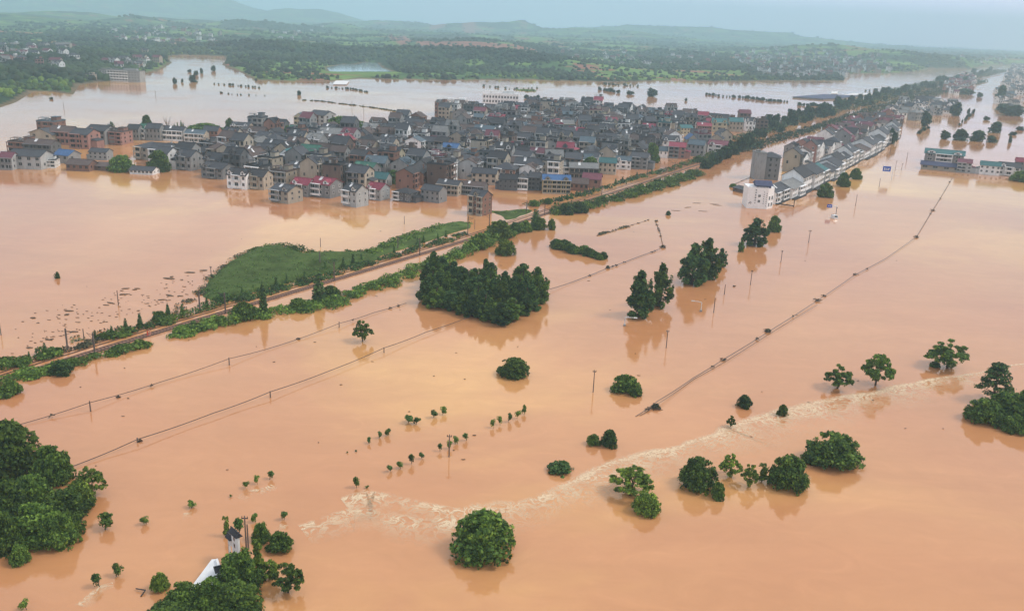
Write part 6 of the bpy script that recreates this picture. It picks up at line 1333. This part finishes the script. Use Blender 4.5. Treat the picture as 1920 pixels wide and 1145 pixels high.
print('HOUSES individual', len(ind), 'rest', len(rest), 'hand', len(HOUSES))
far = []; q = rg(99)
def town(poly, n, walls=('white', 'white', 'white', 'pale_grey', 'beige', 'pink'), roofs=('slate', 'maroon', 'concrete', 'slate', 'slate'), kinds='acdfglm'):
    us = [p[0] for p in poly]; vs = [p[1] for p in poly]; k = 0; t_ = 0
    while k < n and t_ < n * 30:
        t_ += 1; u, v = q.uniform(min(us), max(us)), q.uniform(min(vs), max(vs))
        if not inside(np.array([u]), np.array([v]), poly)[0]: continue
        P_ = at(u, v); z = float(ground_h(np.array([P_[0]]), np.array([P_[1]]))[0])
        if z < .5: continue
        far.append((P_[0], P_[1], q.uniform(-.5, .5), q.choice(kinds), q.choice(walls), q.choice(roofs), 'f', z)); k += 1
town([(0, 95), (140, 100), (150, 140), (60, 150), (0, 140)], 34); town([(165, 128), (280, 108), (300, 125), (200, 145)], 14); town([(210, 66), (330, 64), (480, 82), (470, 96), (330, 98), (220, 84)], 70); town([(500, 68), (620, 60), (640, 75), (520, 90)], 22)
town([(730, 78), (775, 78), (775, 90), (735, 88)], 10, ('brick', 'pink')); town([(850, 78), (960, 84), (960, 94), (850, 92)], 24); town([(960, 92), (1370, 108), (1380, 130), (1100, 128)], 40); town([(1370, 108), (1440, 104), (1680, 126), (1668, 138), (1600, 138), (1585, 148), (1450, 150), (1400, 134)], 190, kinds='abdilgo')
town([(1560, 128), (1672, 130), (1670, 137), (1580, 138)], 24, ('brick', 'pink', 'white'), kinds='bdi'); town([(1750, 118), (1920, 112), (1920, 122), (1840, 124)], 26); town([(1360, 76), (1600, 80), (1600, 92), (1380, 92)], 20)
mass('distant_towns', far)
# ---- trees among the houses
for i, (u, v, w, h) in enumerate(TREES_V):
    lb = ['dark tree clump left of the low white arcade', 'dark tree clump right of the low white arcade', 'broad dark grove behind the beige balconied house', 'tall tree left of the house with white columns', 'left part of the big grove at the village back edge', 'right part of the big grove at the village back edge', 'tree below the cream tower house',
          'green tree between red roofs and the village middle', 'dark tree left of the dark house with shutters', 'big dark tree left of the pinkish crimson roofed house', 'big tree left of the teal roofed house by the tracks', 'tree among houses near the village back, right of the school', 'low green crown in the middle of the village', 'low tree behind the blue roofed yellow house',
          'small green crown among the central houses', 'thin tree at the village back shore', 'flat topped tree behind the emerald green roof', 'shrubs under the grey house by the tracks', 'left bush in the inner water', 'right bush in the inner water'][i]
    dome(ROUND[i % 3], u, v, w, h, lb, 10.6, 6.4)
tree_at(BARE, 316, 258, 16, 42, 'bare pale tree behind the hip roofed house', base_w=4, base_h=10.5)
for i, (u, h) in enumerate([(328, 22), (334, 24), (341, 28), (345, 24)]): tree_at(CONE[i % 3], u, 254, 7, h, '%s of four thin conifers behind the hip roofed house' % ordn[i], base_w=2.0, base_h=6.4)
tree_at(OPEN[0], 210, 243, 10, 16, 'small leaning tree in the lake behind the salmon pink houses', base_w=7.8, base_h=7)
for (u, v, w, h, lb) in [(1735, 238, 26, 30, 'large round tree at the street bend'), (1672, 271, 24, 30, 'round tree at the far end of the shop row'), (1790, 218, 28, 26, 'dark trees beside the far white houses'), (1772, 262, 24, 18, 'leftmost dome of the bush line beyond the street'), (1800, 264, 36, 22, 'second dome of the bush line beyond the street'),
        (1832, 266, 36, 22, 'third dome of the bush line beyond the street'), (1858, 268, 24, 14, 'low end dome of the bush line beyond the street'), (1866, 250, 28, 22, 'round dark tree above the bush line beyond the street'), (1850, 226, 16, 8, 'low bush above the round dark tree'), (1895, 218, 56, 22, 'broad hedge block at the right edge'), (1880, 208, 30, 14, 'upper left part of the broad hedge block'),
        (1875, 190, 22, 30, 'dark tree column left of the right edge settlement'), (1893, 268, 8, 14, 'narrow conifer right of the bush line'), (1912, 245, 20, 8, 'low bush near the right edge below the hedge block'), (1900, 254, 18, 7, 'round islet bush beside the narrow conifer'), (1810, 178, 40, 12, 'long low bush line in the upper right water'), (1837, 183, 14, 10, 'round bush right of the long low line'),
        (1815, 215, 8, 12, 'slanting thin bush in the flooded road'), (1400, 362, 26, 14, 'grey green shrub behind the white corner building'), (1375, 352, 16, 8, 'scrubby tip left of the white corner building'), (1425, 350, 16, 10, 'shrub at the foot of the tall plain block'), (1580, 300, 14, 10, 'tree squeezed behind the shop row')]:
    dome(FARR[q.randrange(3)] if v < 300 else ROUND[1], u, v, w, h, lb, 8.4 if v < 300 else 10.6, 6.2 if v < 300 else 6.4)
hh(1384, 360, 20, 'k', 'brown', 'slate', 'low dark grey roof in the shrubs left of the white corner building', -60, None, .4)
hedge([(1798, 236), (1815, 222), (1828, 210)], 8, 7, 'ragged bush leaning along the drowned road', 'bushes along the drowned road', 5)
hedge([(1722, 252), (1730, 246), (1745, 240)], 5, 6, 'bush at the street bend', 'bushes at the street bend')
for p in PROTOS:
    for c in [x for k_ in kids(p) for x in kids(k_)] + kids(p): bpy.data.objects.remove(c)
    bpy.data.objects.remove(p)
